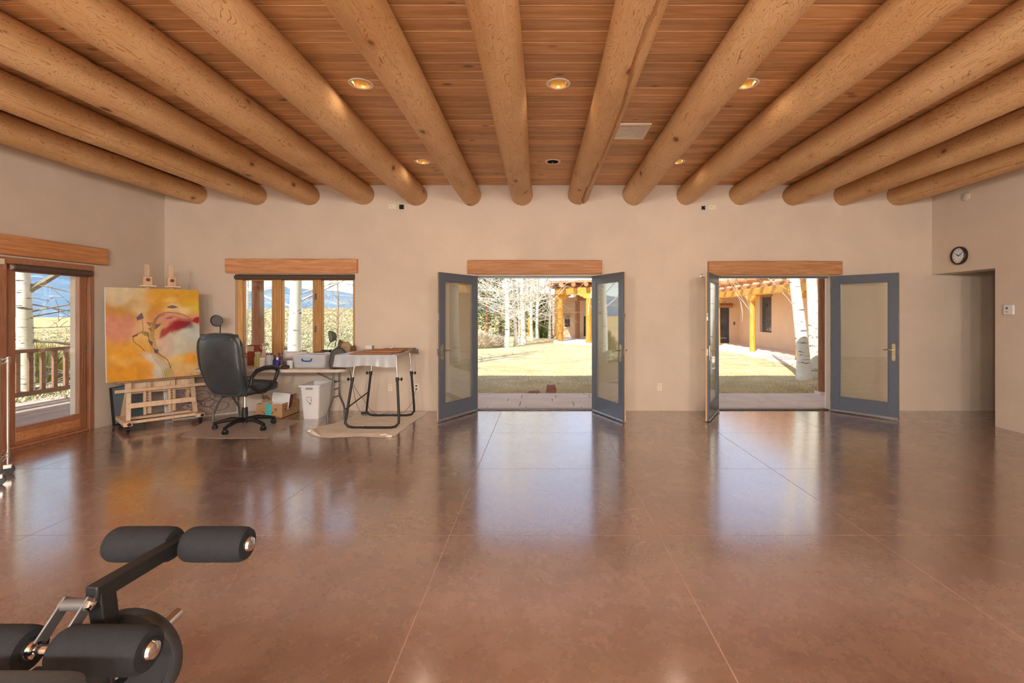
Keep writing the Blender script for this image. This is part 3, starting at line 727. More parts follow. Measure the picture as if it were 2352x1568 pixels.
# ------------------------------------------------------------------ office chair
ch = thing('office_chair', 'black leather high-back swivel chair with loop arms', 'chair', (-3.86, 6.22, 0), R(-14))
for k in range(5):
    a = R(-95+14+72*k); d = Vector((math.cos(a), math.sin(a), 0)); e = d*.345
    MB().tube([d*.03+Vector((0,0,.115)), d*.16+Vector((0,0,.125)), d*.30+Vector((0,0,.095)), d*.36+Vector((0,0,.078))], [.030, .028, .022, .018], 10).build('base_spoke', M['black'], ch)
    t_ = d.cross(Vector((0,0,1)))
    c = MB().cyl(e+t_*.006+Vector((0,0,.028)), e+t_*.026+Vector((0,0,.028)), .028, n=18).cyl(e-t_*.006+Vector((0,0,.028)), e-t_*.026+Vector((0,0,.028)), .028, n=18).sup(.03, .03, .024, .8, 1, Matrix.Translation(e+Vector((0,0,.046))), 14, 8).build('caster', M['black'], ch)
MB().cyl((0,0,.075), (0,0,.16), .034, .030).build('hub', M['black'], ch)
MB().cyl((0,0,.16), (0,0,.27), .038, .034).build('column_sleeve', M['black'], ch); MB().cyl((0,0,.27), (0,0,.44), .016).build('gas_lift', M['chrome'], ch)
bx(-.11, .11, -.13, .13, .435, .475).build('mechanism', M['blackmetal'], ch, .01)
MB().tube([(.08, .02, .455), (.17, .03, .455), (.24, .04, .45), (.245, .045, .38)], .006, 8).build('tilt_lever', M['blackmetal'], ch)
st = MB().sup(.29, .28, .075, .55, .35, Matrix.Translation((0, .03, .535)), 40, 16).build('seat', M['leather'], ch)
MB().tube([(.275*math.copysign(abs(math.cos(a))**.4, math.cos(a)), .03+.265*math.copysign(abs(math.sin(a))**.4, math.sin(a)), .545) for a in [2*math.pi*k/40 for k in range(40)]], .008, 6, closed=True).build('piping', M['leather'], st)
def back_pt(x, z):                                       # rear surface of the tilted back: z 0..1 up
    h = z*.78; return Vector((x, -.245-.16*z-.05*math.sin(math.pi*z), .455+h))
MB_b = MB(); prof = lambda z: .268+.045*smoothstep(0, .5, z)-.012*smoothstep(.8, 1, z)
def bshape(front):
    def fn(u, v):
        z = v; hwid = prof(z); x = (u*2-1); e = 1-abs(x)**6
        ez_ = 1-abs(2*z-1)**8
        p = back_pt(x*hwid*(1-.06*abs(2*z-1)**14), z); th = (.062 if front else .045)*max(0, e*ez_)**.5
        p.y += th*(1 if front else -1) + .035*x*x; return p
    return fn
MB_b.grid(bshape(True), 24, 30); MB_b.grid(bshape(False), 24, 30)
bk = MB_b.build('backrest', M['leather'], ch)
def rim(off, ins):
    pts = []; n = 44
    for k in range(n):
        a = 2*math.pi*k/n; x = math.copysign(abs(math.cos(a))**.35, math.cos(a)); z = .5+.5*math.copysign(abs(math.sin(a))**.35, math.sin(a))
        z = ins+z*(1-2*ins); p = back_pt(x*prof(z)*(1-.06*abs(2*z-1)**14)*.985, z); p.y += off+.035*x*x; pts.append(p)
    return pts
MB().tube(rim(-.028, .02), .011, 8, closed=True).build('piping', M['leather'], bk); MB().tube(rim(.035, .02), .011, 8, closed=True).build('piping', M['leather'], bk)
MB().sup(.26, .07, .12, .6, .5, Matrix.Translation((0, -.36, 1.13)) @ Matrix.Rotation(R(12), 4, 'X'), 30, 14).build('headrest', M['leather'], bk)
for s_ in (-1, 1):
    x = s_*.315
    lp = [(x, -.22, .60), (x, -.20, .70), (x, -.13, .765), (x, -.02, .79), (x, .11, .79), (x, .19, .77), (x, .21, .72), (x*.99, .17, .62), (x*.98, .09, .52), (x*.97, .0, .485), (x*.97, -.08, .50), (x*.98, -.16, .55)]
    mb = MB().tube(lp, [.020, .022, .026, .030, .030, .028, .024, .020, .018, .018, .018, .019], 12, closed=True)
    mb.build('armrest', M['black'], ch)
    MB().cyl((x, -.20, .70), (s_*.255, -.265, .70), .014, n=12).build('arm_bolt', M['black'], ch)
    MB().cyl((x*.97, -.03, .49), (s_*.2, -.03, .475), .014, n=12).build('arm_bracket', M['black'], ch)

# chair mat
M['mat'] = glass('clear chair mat', (.80, .82, .82), .10, .35)
mp = [FL(414, 1004), FL(500, 1007), FL(612, 1006), FL(640, 990), FL(690, 966), FL(560, 955), FL(470, 968), FL(440, 985)]
o = MB().prism([(p.x, p.y) for p in mp], .0005, .003).build('chair_mat', plain('frosted mat', S(184, 168, 158), .35, 0, .05), smooth=False)
tag(o, 'thin greyish plastic mat on the floor under the black chair', 'chair mat')

# ------------------------------------------------------------------ folding table
ft = thing('folding_table', 'long paint-specked white folding table under the window', 'table', (-3.68, 6.80, 0))
m = NT('paint specked top'); v = m.coord(); c = m.ramp(m.noise(v, 3, 4), [(.3, S(196, 186, 172)), (.7, S(216, 208, 196))])
c = m.mix(m.ramp(m.noise(v, 26, 4, .7), [(.58, 0.0), (.66, .75)]), c, S(150, 112, 88)); c = m.mix(m.ramp(m.noise(m.coord(loc=(5,5,5)), 32, 4, .7), [(.62, 0.0), (.68, .7)]), c, S(120, 130, 150)); m.color(c); m.set(Roughness=.5); M['tabletop'] = m.m
hx, hy, rr = 1.03, .385, .12; poly = []
for (sx, sy, a0) in ((1, 1, 0), (-1, 1, 90), (-1, -1, 180), (1, -1, 270)):
    for k in range(7): a = R(a0+15*k); poly.append((sx*(hx-rr)+rr*math.cos(a), sy*(hy-rr)+rr*math.sin(a)))
MB().prism(poly, .695, .74).build('tabletop', M['tabletop'], ft, .008)
for s_ in (-1, 1):
    x = s_*.76 if s_ > 0 else -.80
    lg = MB()
    for y in (-.10, .10): lg.tube([(x, y, .695), (x, y, .36), (x, y*1.15, .30), (x, y*1.6, .25), (x, y*2.5, .15), (x, y*2.75, .10), (x, y*2.8, .0)], .014, 10)
    l_ = lg.build('leg_frame', M['grey'], ft)
    for z in (.42, .31): MB().cyl((x, -.10, z), (x, .10, z), .010, n=10).build('stretcher', M['grey'], l_)
    MB().tube([(x, 0, .52), (x-s_*.18, 0, .60), (x-s_*.36, 0, .695)], .010, 8).build('brace', M['grey'], ft)
    MB().cyl((x, -.10, .52), (x, .10, .52), .008, n=8).build('stretcher', M['grey'], l_)

TZ = .7405
def tb(px, z): return ((px-CX)*z/F, z, TZ)
# storage box
sb = thing('storage_box', 'clear plastic storage box with blue handle on the folding table', 'storage box', (-3.22, 6.76, TZ))
m = NT('frosted plastic'); m.color(S(232, 238, 246)); m.set(Roughness=.25); m.b.inputs['Alpha'].default_value = .55; M['frost'] = m.m; m.b.inputs['Alpha'].default_value = .45
def tubshape(wb, db, wt, dt, h, th=.004):
    mb = MB(); rings = []
    for (hw_, hd_, z) in ((wb, db, 0), (wt, dt, h), (wt-th, dt-th, h), (wb-th, db-th, th)):
        r_ = []
        for (sx, sy, a0) in ((1, 1, 0), (-1, 1, 90), (-1, -1, 180), (1, -1, 270)):
            for k in range(5): a = R(a0+22.5*k); r_.append((sx*(hw_-.03)+.03*math.cos(a), sy*(hd_-.03)+.03*math.sin(a), z))
        rings.append(r_)
    n = 20; vs_ = [p for r_ in rings for p in r_]; fs = [tuple(range(n))[::-1], tuple(3*n+k for k in range(n))]
    fs += [(i*n+k, i*n+(k+1)%n, (i+1)*n+(k+1)%n, (i+1)*n+k) for i in range(3) for k in range(n)]
    return mb.add(vs_, fs)
tubshape(.215, .14, .235, .16, .165).build('tub', M['frost'], sb)
lid = tubshape(.24, .165, .243, .168, .018).build('lid', M['frost'], sb, loc=(0, 0, .158))
MB().tube([(-.085, -.172, .125), (-.075, -.178, .10), (-.03, -.182, .092), (.02, -.182, .092), (.04, -.178, .10), (.05, -.172, .125)], .010, 8).build('handle', plain('blue handle', S(44, 84, 168), .4), sb)
MB().sup(.15, .09, .03, .6, .5, Matrix.Translation((0, 0, .04)), 20, 8).build('contents', plain('cloth inside', S(188, 192, 206), .8, 0, .2, 6), sb)
# perforated cup
o = tubshape(.033, .033, .037, .037, .10).build('perforated_basket', M['white'], loc=tb(666, 6.57)); tag(o, 'small white perforated plastic basket left of the storage box', 'basket')
hl = MB()
for r_ in range(5):
    for c_ in range(4): hl.box(-.024+.014*c_, -.018+.014*c_, -.0405, -.034, .014+.017*r_, .020+.017*r_)
hl.build('perforations', plain('hole shade', S(150, 160, 172), .8), o)
# flat carton with paper towel roll
o = bx(-.18, .18, -.12, .12, 0, .085).build('flat_carton', plain('grey board', S(168, 158, 148), .8), loc=(-3.68, 7.05, TZ), bevel=.003); tag(o, 'low grey carton under the paper towel roll', 'box')
o = bx(-.22, .22, -.11, .11, 0, .15).build('flat_carton', plain('brown board', S(150, 132, 116), .8), loc=(-3.265, 7.05, TZ), bevel=.003); tag(o, 'taller brown carton behind the storage box holding tubes and brushes', 'box')
tw = thing('paper_towel_roll', 'white paper towel roll lying on the carton by the window', 'paper roll', (-3.69, 6.99, TZ+.085), R(10))
Mx = Matrix.Translation((0, 0, .055)) @ Matrix.Rotation(R(90), 4, 'Y')
MB().lathe([(.020, -.03), (.055, -.03), (.055, .25), (.020, .25), (.020, -.03)], 28, Mx).build('roll', plain('paper towel', S(232, 228, 224), .9, 0, .03, 30, .3), tw)
MB().lathe([(.018, -.031), (.021, -.031), (.021, .251), (.018, .251), (.018, -.031)], 20, Mx).build('core', plain('card tube', S(150, 116, 86), .9), tw)
# bottles and jars
def jar(name, label, cat, px, z, prof, mat, parts=(), group=None):
    t = thing(name, label, cat, tb(px, z), 0, group); t.scale = (1.1, 1.1, {'ink_bottle': 1.6, 'spray_bottle': 1.2, 'water_bottle': 1.2}.get(name, 1.4))
    MB().lathe([(.0005, 0)]+prof, 18).build('body', mat, t)
    for nm, pf, mt in parts: MB().lathe(pf, 18).build(nm, mt, t)
    return t
jar('glass_jar', 'yellow-labelled glass jar beside the black chair back', 'jar', 592, 6.72, [(.040, 0), (.042, .09), (.030, .115), (.030, .13)], plain('yellow jar', S(198, 182, 84), .3), [('lid', [(.0005, .15), (.033, .15), (.033, .125)], plain('pale lid', S(206, 206, 190), .4))])
jar('paint_jar', 'squat white paint jar with paper label on the folding table', 'jar', 602, 6.6, [(.038, 0), (.038, .075), (.034, .08)], plain('white jar', S(222, 214, 204), .4), [('lid', [(.0005, .10), (.036, .10), (.036, .08)], M['white'])])
jar('clear_jar', 'clear glass jar between the spray bottle and blue bottles', 'jar', 619, 6.72, [(.045, 0), (.047, .09), (.036, .11), (.036, .125)], M['frost'], [('lid', [(.0005, .135), (.038, .135), (.038, .12)], M['grey'])])
sp = jar('spray_bottle', 'peach spray bottle with white trigger head by the window', 'bottle', 606, 6.86, [(.042, 0), (.045, .08), (.040, .13), (.020, .17), (.016, .20)], plain('peach liquid', S(220, 186, 158), .3), [('cap', [(.019, .20), (.019, .235), (.0005, .235)], M['white'])])
MB().box(-.025, .055, -.013, .013, .235, .27).box(-.01, .0, -.008, .008, .19, .235, M=rotm('Y', -20, (.04, 0, .02))).build('trigger_head', plain('beige trigger', S(196, 170, 150), .5), sp, .004)
for i, (px, z, h, c, nm) in enumerate(((631, 6.66, .085, (44, 44, 120), 'leftmost'), (637, 6.62, .07, (70, 62, 150), 'front'), (641, 6.74, .10, (84, 60, 110), 'tallest'), (647, 6.68, .08, (98, 80, 96), 'rightmost'))):
    jar('ink_bottle', f'small dark blue-violet ink bottle, {nm} of the cluster by the towel roll', 'bottle', px, z, [(.022, 0), (.023, h*.7), (.012, h*.85), (.012, h)], plain('ink '+nm, S(*c), .25), [('cap', [(.013, h-.002), (.013, h+.02), (.0005, h+.02)], M['white'] if i == 1 else plain('cap '+nm, S(60, 50, 60), .4))], 'ink bottles on the folding table')
jar('water_bottle', 'small clear bottle standing behind the towel roll', 'bottle', 656, 7.08, [(.03, 0), (.031, .14), (.02, .165), (.016, .18)], M['frost'], [('cap', [(.018, .18), (.018, .2), (.0005, .2)], M['grey'])])
o = bx(-.11, .09, -.05, .05, 0, .29).build('red_carton', plain('rust red carton', S(140, 62, 44), .6, 0, .35, 20), loc=tb(590, 7.0), bevel=.003, rot=(0, 0, R(8))); tag(o, 'rust red printed carton between chair and window post', 'box')
bx(-.112, -.02, -.052, -.05, .20, .275).build('label_panel', plain('carton label', S(206, 190, 176), .7), o)
o = MB().sup(.06, .04, .02, .7, .7, Matrix.Translation((0,0,.02)), 16, 8).build('sponge', plain('tan sponge', S(196, 158, 108), .9, 0, .2, 30, .5), loc=tb(652, 6.58)); tag(o, 'tan sponge beside the white perforated basket', 'sponge')
o = MB().sup(.05, .05, .025, .7, .7, Matrix.Translation((0,0,.025)), 16, 8).build('dark_rag', plain('dark rag', S(62, 54, 56), .9, 0, .2, 30, .5), loc=tb(655, 6.48)); tag(o, 'crumpled dark rag at the table edge by the chair arm', 'rag')
def paint_tube(px, z, rz, col, label, Zb=0.0, L=.11):
    t = thing('paint_tube', label, 'paint tube', (tb(px, z)[0], z, TZ+Zb), R(rz), 'paint tubes on the folding table')
    MB().grid(lambda u, v: ((u-.5)*L, math.cos(2*math.pi*v)*.014*(1-.2*u), .013+.013*math.sin(2*math.pi*v)*(1-.92*u)), 6, 10).build('body', plain(f'tube {px}', S(*col), .35, .3), t)
    MB().cyl((-L/2-.016, 0, .013), (-L/2, 0, .013), .008, n=10).build('cap', M['white'], t)
for i, (px, z, rz, col, d) in enumerate(((598, 6.46, 20, (190, 186, 182), 'silver'), (607, 6.44, -35, (206, 190, 180), 'cream'), (614, 6.5, 60, (160, 130, 118), 'brown'), (621, 6.44, 10, (210, 208, 206), 'white'), (629, 6.48, -20, (176, 186, 204), 'pale blue'), (636, 6.46, 45, (196, 196, 200), 'pearl grey'), (642, 6.5, -60, (150, 140, 140), 'grey'))):
    paint_tube(px, z, rz, col, f'{d} paint tube lying among the tubes near the chair arm')
for i, (px, z, rz, col, d) in enumerate(((706, 7.02, 15, (120, 62, 44), 'rust'), (716, 6.99, -30, (168, 96, 76), 'salmon'), (726, 7.06, 70, (120, 40, 40), 'dark red'), (737, 6.97, 5, (206, 190, 190), 'pale pink'))):
    paint_tube(px, z, rz, col, f'{d} paint tube on the carton behind the storage box', .15)
for i, (px, rz, col, d) in enumerate(((738, 30, (52, 52, 60), 'black'), (744, -25, (70, 72, 50), 'olive'), (752, 10, (40, 42, 46), 'charcoal'))):
    o = thing('paint_brush', f'{d} handled paint brush piled behind the storage box', 'brush', (tb(px, 7.0)[0], 7.04, TZ+.177+.012*i), R(rz), 'paint brushes behind the storage box')
    MB().cyl((-.10, 0, .008), (.06, 0, .008), .005, .007, n=8).build('handle', plain('brush '+d, S(*col), .4), o); MB().cyl((.06, 0, .008), (.085, 0, .008), .009, n=8).build('ferrule', M['metal'], o)
    MB().tube([(.085, 0, .008), (.11, 0, .008), (.13, 0, .008)], [.010, .012, .004], 8).build('bristles', M['dark'], o)
o = bx(-.06, .0, -.02, .02, .0, .055).build('rust_block', plain('rust block', S(126, 64, 46), .7), loc=(tb(704, 7.1)[0], 7.1, TZ+.15), rot=(0, 0, R(20))); tag(o, 'small rust coloured block on the carton behind the towel roll', 'block')
# dark case
cs = MB().prism([(-.10, 0), (-.115, .09), (-.095, .22), (-.03, .29), (.05, .285), (.10, .22), (.115, .08), (.10, 0)], -.05, .05, M=frame_m((0,0,0), (1,0,0), (0,0,1), (0,1,0)))
o = cs.build('equipment_case', plain('charcoal case', S(72, 68, 70), .6, 0, .1, 30), loc=(tb(774, 6.46)[0], 6.50, TZ), rot=(0, 0, R(18)), bevel=.02); tag(o, 'charcoal rounded case standing at the right end of the folding table', 'case')
# white box at left end
o = bx(-.075, .06, -.05, .05, 0, .075).build('white_box', M['white'], loc=tb(478, 6.86), bevel=.004); tag(o, 'small white box on the table end beside the painting', 'box')
# paper bags at right rear
for i, (px, z, w_, h_, col, lab) in enumerate(((797, 7.10, .085, .33, (170, 146, 116), 'crumpled tan paper bag at the window corner'), (811, 7.12, .04, .27, (122, 86, 66), 'brown paper packet right of the tan bag'), (783, 7.10, .038, .36, (112, 92, 70), 'upright brown bottle-shaped bag left of the tan bag'))):
    mb = MB(); mb.sup(w_, .05, h_/2, .55, .5, Matrix.Translation((0, 0, h_/2)), 20, 12)
    mb.v = [(x*(1+.25*mnoise.noise(Vector((x*20, y*20, z_*14+i*9)))), y, z_*(1+.1*mnoise.noise(Vector((x*25, y*20, i*3.3))))) for x, y, z_ in mb.v]
    o = mb.build('paper_bag', plain('bag '+str(i), S(*col), .85, 0, .2), loc=(tb(px, z)[0]+(.0 if i else -.02), z, TZ)); tag(o, lab, 'paper bag', 'paper bags by the window')
o = bx(-.09, .10, -.04, .04, 0, .10).build('navy_box', plain('navy box', S(64, 62, 84), .6), loc=(tb(790, 7.0)[0], 7.0, TZ), bevel=.004); tag(o, 'low navy box in front of the paper bags', 'box')

# lamps with gooseneck
def lampbase(t, loc, r=.11): MB().lathe([(.0005, 0), (r, 0), (r, .012), (r*.8, .022), (.014, .03), (.008, .05)], 28).build('base', M['blackmetal'], t)
l1 = thing('floor_lamp', 'black gooseneck floor lamp rising behind the office chair', 'lamp', FL(519, 944), 0)
lampbase(l1, None, .15)
b0 = Vector(l1.location); top = P(499, 736, 7.0)-b0
MB().tube([(0,0,.04), (0,0,.5), (.0, -.01, .9), (.0, -.02, 1.05), top+Vector((.03, .02, -.22)), top+Vector((.03, .02, -.06))], .008, 10).build('pole', M['blackmetal'], l1)
def head(t, c, dirv, r=.075, lens=None):
    d = Vector(dirv).normalized(); u = d.orthogonal().normalized(); w_ = d.cross(u)
    Mh = frame_m(c, u, w_, d)
    h = MB().lathe([(.0005, -.06), (r*.5, -.055), (r*.85, -.02), (r, .02), (r*.97, .022), (r*.80, -.015), (.0005, -.04)], 24, Mh).build('lamp_head', M['blackmetal'], t)
    MB().lathe([(.0005, .012), (r*.9, .010)], 24, Mh).build('lens', lens or M['metal'], h)
    return h
head(l1, top, (.1, -1, -.1), .085, M['grey'])
l2 = thing('desk_lamp', 'green-grey gooseneck desk lamp bending over the folding table', 'lamp', (tb(789, 6.82)[0], 6.82, TZ))
lampbase(l2, None, .07); b0 = Vector(l2.location); hp = P(762, 772, 6.72)-b0
MB().tube([(0,0,.03), (0.005,0,.14), (.0, -.01, .22), (-.03, -.03, .27), (-.09, -.06, .285), hp+Vector((.05, .03, -.02))], .006, 10).build('gooseneck', M['blackmetal'], l2)
gm_ = plain('grey green shade', S(92, 100, 90), .4)
h = head(l2, hp, (-.72, -.62, -.12), .085, plain('lamp lens grey', S(126, 140, 132), .3)); h.data.materials.clear(); h.data.materials.append(gm_)
MB().tube([hp+Vector((.01, -.02, -.07)), hp+Vector((-.05, -.03, -.15))], .004, 6).build('handle', M['blackmetal'], l2)

# ------------------------------------------------------------------ under the table
bn = thing('waste_bin', 'tall white plastic waste bin under the folding table', 'bin', (-3.27, 6.945, 0))
def shell(a0, b0_, a1, b1, h, th): return tubshape(a0, b0_, a1, b1, h, th)
shell(.108, .18, .138, .215, .475, .006).build('body', M['white'], bn)
rimo = MB()
for (x0, x1, y0_, y1_) in ((-.15, .15, -.228, -.212), (-.15, .15, .212, .228), (-.152, -.136, -.21, .21), (.136, .152, -.21, .21)): rimo.box(x0, x1, y0_, y1_, .452, .482)
rimo.build('rim', M['white'], bn, .005)
gy = plain('bin grey', S(150, 154, 156), .5)
bx(-.055, .045, -.2135, -.2105, .418, .444).build('handle_slot', gy, bn)
ic = MB(); fy = lambda z: -.18-.035*z/.475-.0012
def icon_line(pts, r=.0022):
    ic.tube([(x-.01, fy(z), z) for x, z in pts], r, 6)
icon_line([(-.032, .315), (.026, .315), (.032, .308), (.032, .246), (.024, .235), (-.012, .235), (-.032, .258), (-.032, .315)]); icon_line([(-.024, .30), (.018, .30)]); icon_line([(.006, .275), (.026, .27), (.026, .25)]); icon_line([(-.03, .255), (-.015, .255), (-.012, .236)])
ic.box(-.010, .014, fy(.22)-.001, fy(.22)+.002, .208, .228)
ic.build('recycling_mark', plain('bin print', S(120, 126, 130), .6), bn)

M['card'] = plain('cardboard', S(190, 152, 110), .85, 0, .06, 8)
cb = thing('cardboard_box', 'open brown cardboard box with teal tape and curved arrow print', 'box', (-3.868, 7.015, 0))
w_, d_, h_ = .183, .225, .205
bm_ = MB()
for (a, b, c, d, e, f_) in ((-w_, w_, -d_, -d_+.005, 0, h_), (-w_, w_, d_-.005, d_, 0, h_), (-w_, -w_+.005, -d_+.005, d_-.005, 0, h_), (w_-.005, w_, -d_+.005, d_-.005, 0, h_), (-w_, w_, -d_, d_, -.0, .005)): bm_.box(a, b, c, d, e, f_)
bm_.build('carton', M['card'], cb)
MB().box(0, .15, -.002, .002, -.0, .10, M=frame_m((-w_, .0, h_), (0, 1, 0), (.8, 0, .6), (-.75, 0, .66))).build('flap', M['card'], cb)
bx(-.052, .028, -d_-.001, -d_-.0002, 0, h_).build('tape', plain('teal tape', S(86, 196, 200), .35, 0, .08), cb)
smp = [(-.115+.205*t, .115-.062*math.sin(math.pi*t)**1.0+.004*t) for t in [k/14 for k in range(15)]]
smp = [p for p in smp]
mk = MB(); half = [.001+.006*math.sin(math.pi*k/14)**.8 for k in range(15)]
for (p, q, r0, r1) in zip(smp[:-1], smp[1:], half[:-1], half[1:]):
    if -.055 < (p[0]+q[0])/2 < .03: continue
    mk.add([(p[0], -d_-.0012, p[1]-r0), (q[0], -d_-.0012, q[1]-r1), (q[0], -d_-.0012, q[1]+r1), (p[0], -d_-.0012, p[1]+r0)], [(0,1,2,3)])
def flat(pts): mk.add([(x, -d_-.0012, z) for x, z in pts], [tuple(range(len(pts)))])
flat([(.062, .128), (.075, .137), (.108, .139), (.108, .131), (.078, .129)]); flat([(.098, .139), (.108, .139), (.104, .112), (.096, .095), (.091, .098), (.098, .116)])
mk.build('arrow_print', M['dark'], cb)
tx = MB()
for r_, (a, b) in enumerate(((-.16, .14), (-.16, .17), (-.16, .05))):
    y = a
    while y < b:
        l_ = rng.uniform(.02, .045); tx.box(w_+.0002, w_+.0012, y, min(b, y+l_), .148-.034*r_, .160-.034*r_); y += l_+.010
tx.build('side_print', plain('box print', S(136, 100, 66), .8), cb)
wb = thing('printed_carton', 'white carton with dark red printed side tucked in the cardboard box', 'box', (-3.80, 6.97, .10), R(10)); wb.rotation_euler = (R(-8), R(6), R(6))
bx(-.13, .115, -.05, .16, 0, .235).build('carton', M['white'], wb, .003)
bx(.1152, .118, -.04, .06, .02, .22).build('red_label', plain('dark red print', S(134, 56, 58), .6, 0, .25, 30), wb)
bx(.1152, .1175, .07, .16, .0, .235).build('tan_side', M['card'], wb)
mb = MB().sup(.07, .07, .06, .8, .8, Matrix.Translation((0,0,.06)), 16, 10); mb.v = [(x*(1+.3*mnoise.noise(Vector((x*30, y*30, z*30)))), y*(1+.3*mnoise.noise(Vector((y*30, z*30, x*30)))), z*(1+.25*mnoise.noise(Vector((z*30, x*30, y*30))))) for x, y, z in mb.v]
o = mb.build('packing_paper', plain('kraft paper', S(196, 170, 138), .9, 0, .1), loc=(-3.965, 6.90, .125)); tag(o, 'crumpled tan packing paper in the left of the cardboard box', 'paper')

# ------------------------------------------------------------------ drafting table
dt = thing('drafting_table', 'height-adjustable drafting table with black tube legs and plastic-covered top', 'drafting table', (-2.2, 6.55, 0))
ox, oy = -2.2, 6.55
for (y, tilt, nm) in ((6.18, .03, 'front'), (6.93, -.03, 'rear')):
    yl = y-oy; xs0, xs1 = -2.55-ox, -1.84-ox; xt0, xt1 = -2.42-ox, -1.90-ox
    def up(x0, x1, z): t = z/.95; return (lerp(x0, x1, t), yl+tilt*t*2, z)
    path = [up(xs0, xt0, .64), up(xs0, xt0, .16), (xs0+.01, yl, .075), (xs0+.05, yl, .03), (xs0+.12, yl, .016), (xs1-.12, yl, .016), (xs1-.05, yl, .03), (xs1-.01, yl, .075), up(xs1, xt1, .16), up(xs1, xt1, .64)]
    MB().tube(path, .016, 12).build('leg_frame', M['blackmetal'], dt)
    for (a, b, s_) in ((xs0, xt0, -1), (xs1, xt1, 1)):
        MB().cyl(up(a, b, .60), up(a, b, .945), .011, n=14).build('chrome_post', M['chrome'], dt)
        c_ = MB().cyl(up(a, b, .605), up(a, b, .66), .021, n=14).build('collar', M['black'], dt)
        p = Vector(up(a, b, .635)); MB().cyl(p, p+Vector((s_*.045, 0, 0)), .007, n=8).sup(.012, .022, .022, .8, .8, Matrix.Translation(p+Vector((s_*.055, 0, 0))), 10, 8).build('knob', M['black'], c_)
MB().cyl((-2.535-ox, 6.19-oy, .255), (-2.50-ox, 6.9-oy, .36), .010, n=10).build('side_brace', M['blackmetal'], dt)
bx(-.40, .36, -.52, .56, .945, .965).build('top_board', plain('drafting board', S(206, 196, 180), .6), dt, .003)
m = NT('plastic sheet'); m.color(S(196, 206, 216)); m.set(Roughness=.3); m.b.inputs['Alpha'].default_value = .72; M['sheet'] = m.m
def skirt(u, v):
    x = -.405+.77*u; f = .006*math.sin(u*40)+.004*math.sin(u*17+2)
    return (x-.02*v*(1-u), -.525-.012*v-f*v, .968-.145*v-.012*math.sin(u*9)*v)
MB().grid(skirt, 60, 6).grid(lambda u, v: (-.405+.77*u, -.525+.70*v, .9665+.0015*math.sin(u*30)*math.sin(v*20)), 40, 20).build('plastic_cover', M['sheet'], dt)
MB().grid(lambda u, v: (.362+.006*math.sin(u*20)*v, .1+.46*u, .967-.075*v*(.3+.7*u)), 20, 4).build('plastic_edge', plain('smoky sheet', S(104, 112, 118), .35), dt)
hb = wood('hardboard', S(156, 100, 64), S(188, 130, 90), 'x', .6, .6, .05)
def panel(x0, x1, y0_, y1_, z0, th, rz, lab, mat=hb):
    o = bx(-(x1-x0)/2, (x1-x0)/2, -(y1_-y0_)/2, (y1_-y0_)/2, 0, th).build('wood_panel', mat, loc=((x0+x1)/2, (y0_+y1_)/2, z0), rot=(0, 0, R(rz)), bevel=.001)
    tag(o, lab, 'panel', 'wood panels on the drafting table')
panel(-2.46, -1.92, 6.12, 6.62, .9685, .010, -3, 'front brown hardboard panel on the drafting table')
panel(-2.36, -1.90, 6.35, 6.80, .979, .010, 6, 'upper brown panel stacked across the front one')
panel(-2.3, -1.86, 6.86, 7.08, .9685, .014, 2, 'rear brown panel at the wall edge of the drafting table')
o = bx(-.05, .05, -.03, .03, 0, .055).build('tissue_carton', M['white'], loc=((849-CX)*6.72/F, 6.72, .9895), rot=(0, 0, R(-12)), bevel=.003); tag(o, 'small white and green carton on the drafting table', 'box')
bx(.0502, .052, -.028, .028, .004, .05).build('green_side', plain('green print', S(140, 170, 130), .6), o)
o = MB().lathe([(.020, 0), (.035, 0), (.035, .02), (.020, .02), (.020, 0)], 24, rotm('X', 90, (0, .01, .035))).build('tape_roll', M['frost'], loc=((898-CX)*6.95/F, 6.95, .983)); tag(o, 'clear tape roll standing near the back of the drafting table', 'tape')

# drop cloth
cp = [FL(*q) for q in ((704, 991), (728, 981), (768, 972), (812, 957), (860, 951), (984, 944.5), (976, 953), (940, 975), (905, 1003), (880, 1006), (820, 1003), (760, 1006), (722, 1003))]
pts = []
for i in range(len(cp)):
    a, b = cp[i], cp[(i+1) % len(cp)]
    for k in range(6): pts.append(a.lerp(b, k/6))
cen = sum(cp, Vector((0,0,0)))/len(cp); mb = MB(); nr = 14; vs_ = []
for j in range(nr+1):
    for i, p in enumerate(pts):
        q = cen.lerp(p, .02+.98*j/nr); wr = max(0, mnoise.noise(Vector((q.x*5, q.y*9, 1.3))))*.016+max(0, mnoise.noise(Vector((q.x*14, q.y*6, 4))))*.008
        q = q+Vector((.012*mnoise.noise(Vector((i*.4, j*.1, 2))), .012*mnoise.noise(Vector((i*.4, j*.1, 7))), 0))*(j/nr)
        vs_.append((q.x, q.y, .0025+(wr*.7 if j < nr else .0)))
n = len(pts); fs = [(j*n+i, j*n+(i+1)%n, (j+1)*n+(i+1)%n, (j+1)*n+i) for j in range(nr) for i in range(n)]
mb.add(vs_, fs); mb.tube([FL(706, 990, .012), FL(715, 988, .018), FL(724, 995, .014), FL(735, 1001, .012)], [.006, .02, .018, .004], 8)
mb.tube([FL(872, 999, .01), FL(886, 997, .014), FL(898, 1001, .012), FL(886, 1003, .010)], [.004, .010, .012, .004], 8)
o = mb.build('drop_cloth', M['canvas']); tag(o, 'cream canvas drop cloth spread under the drafting table', 'drop cloth')

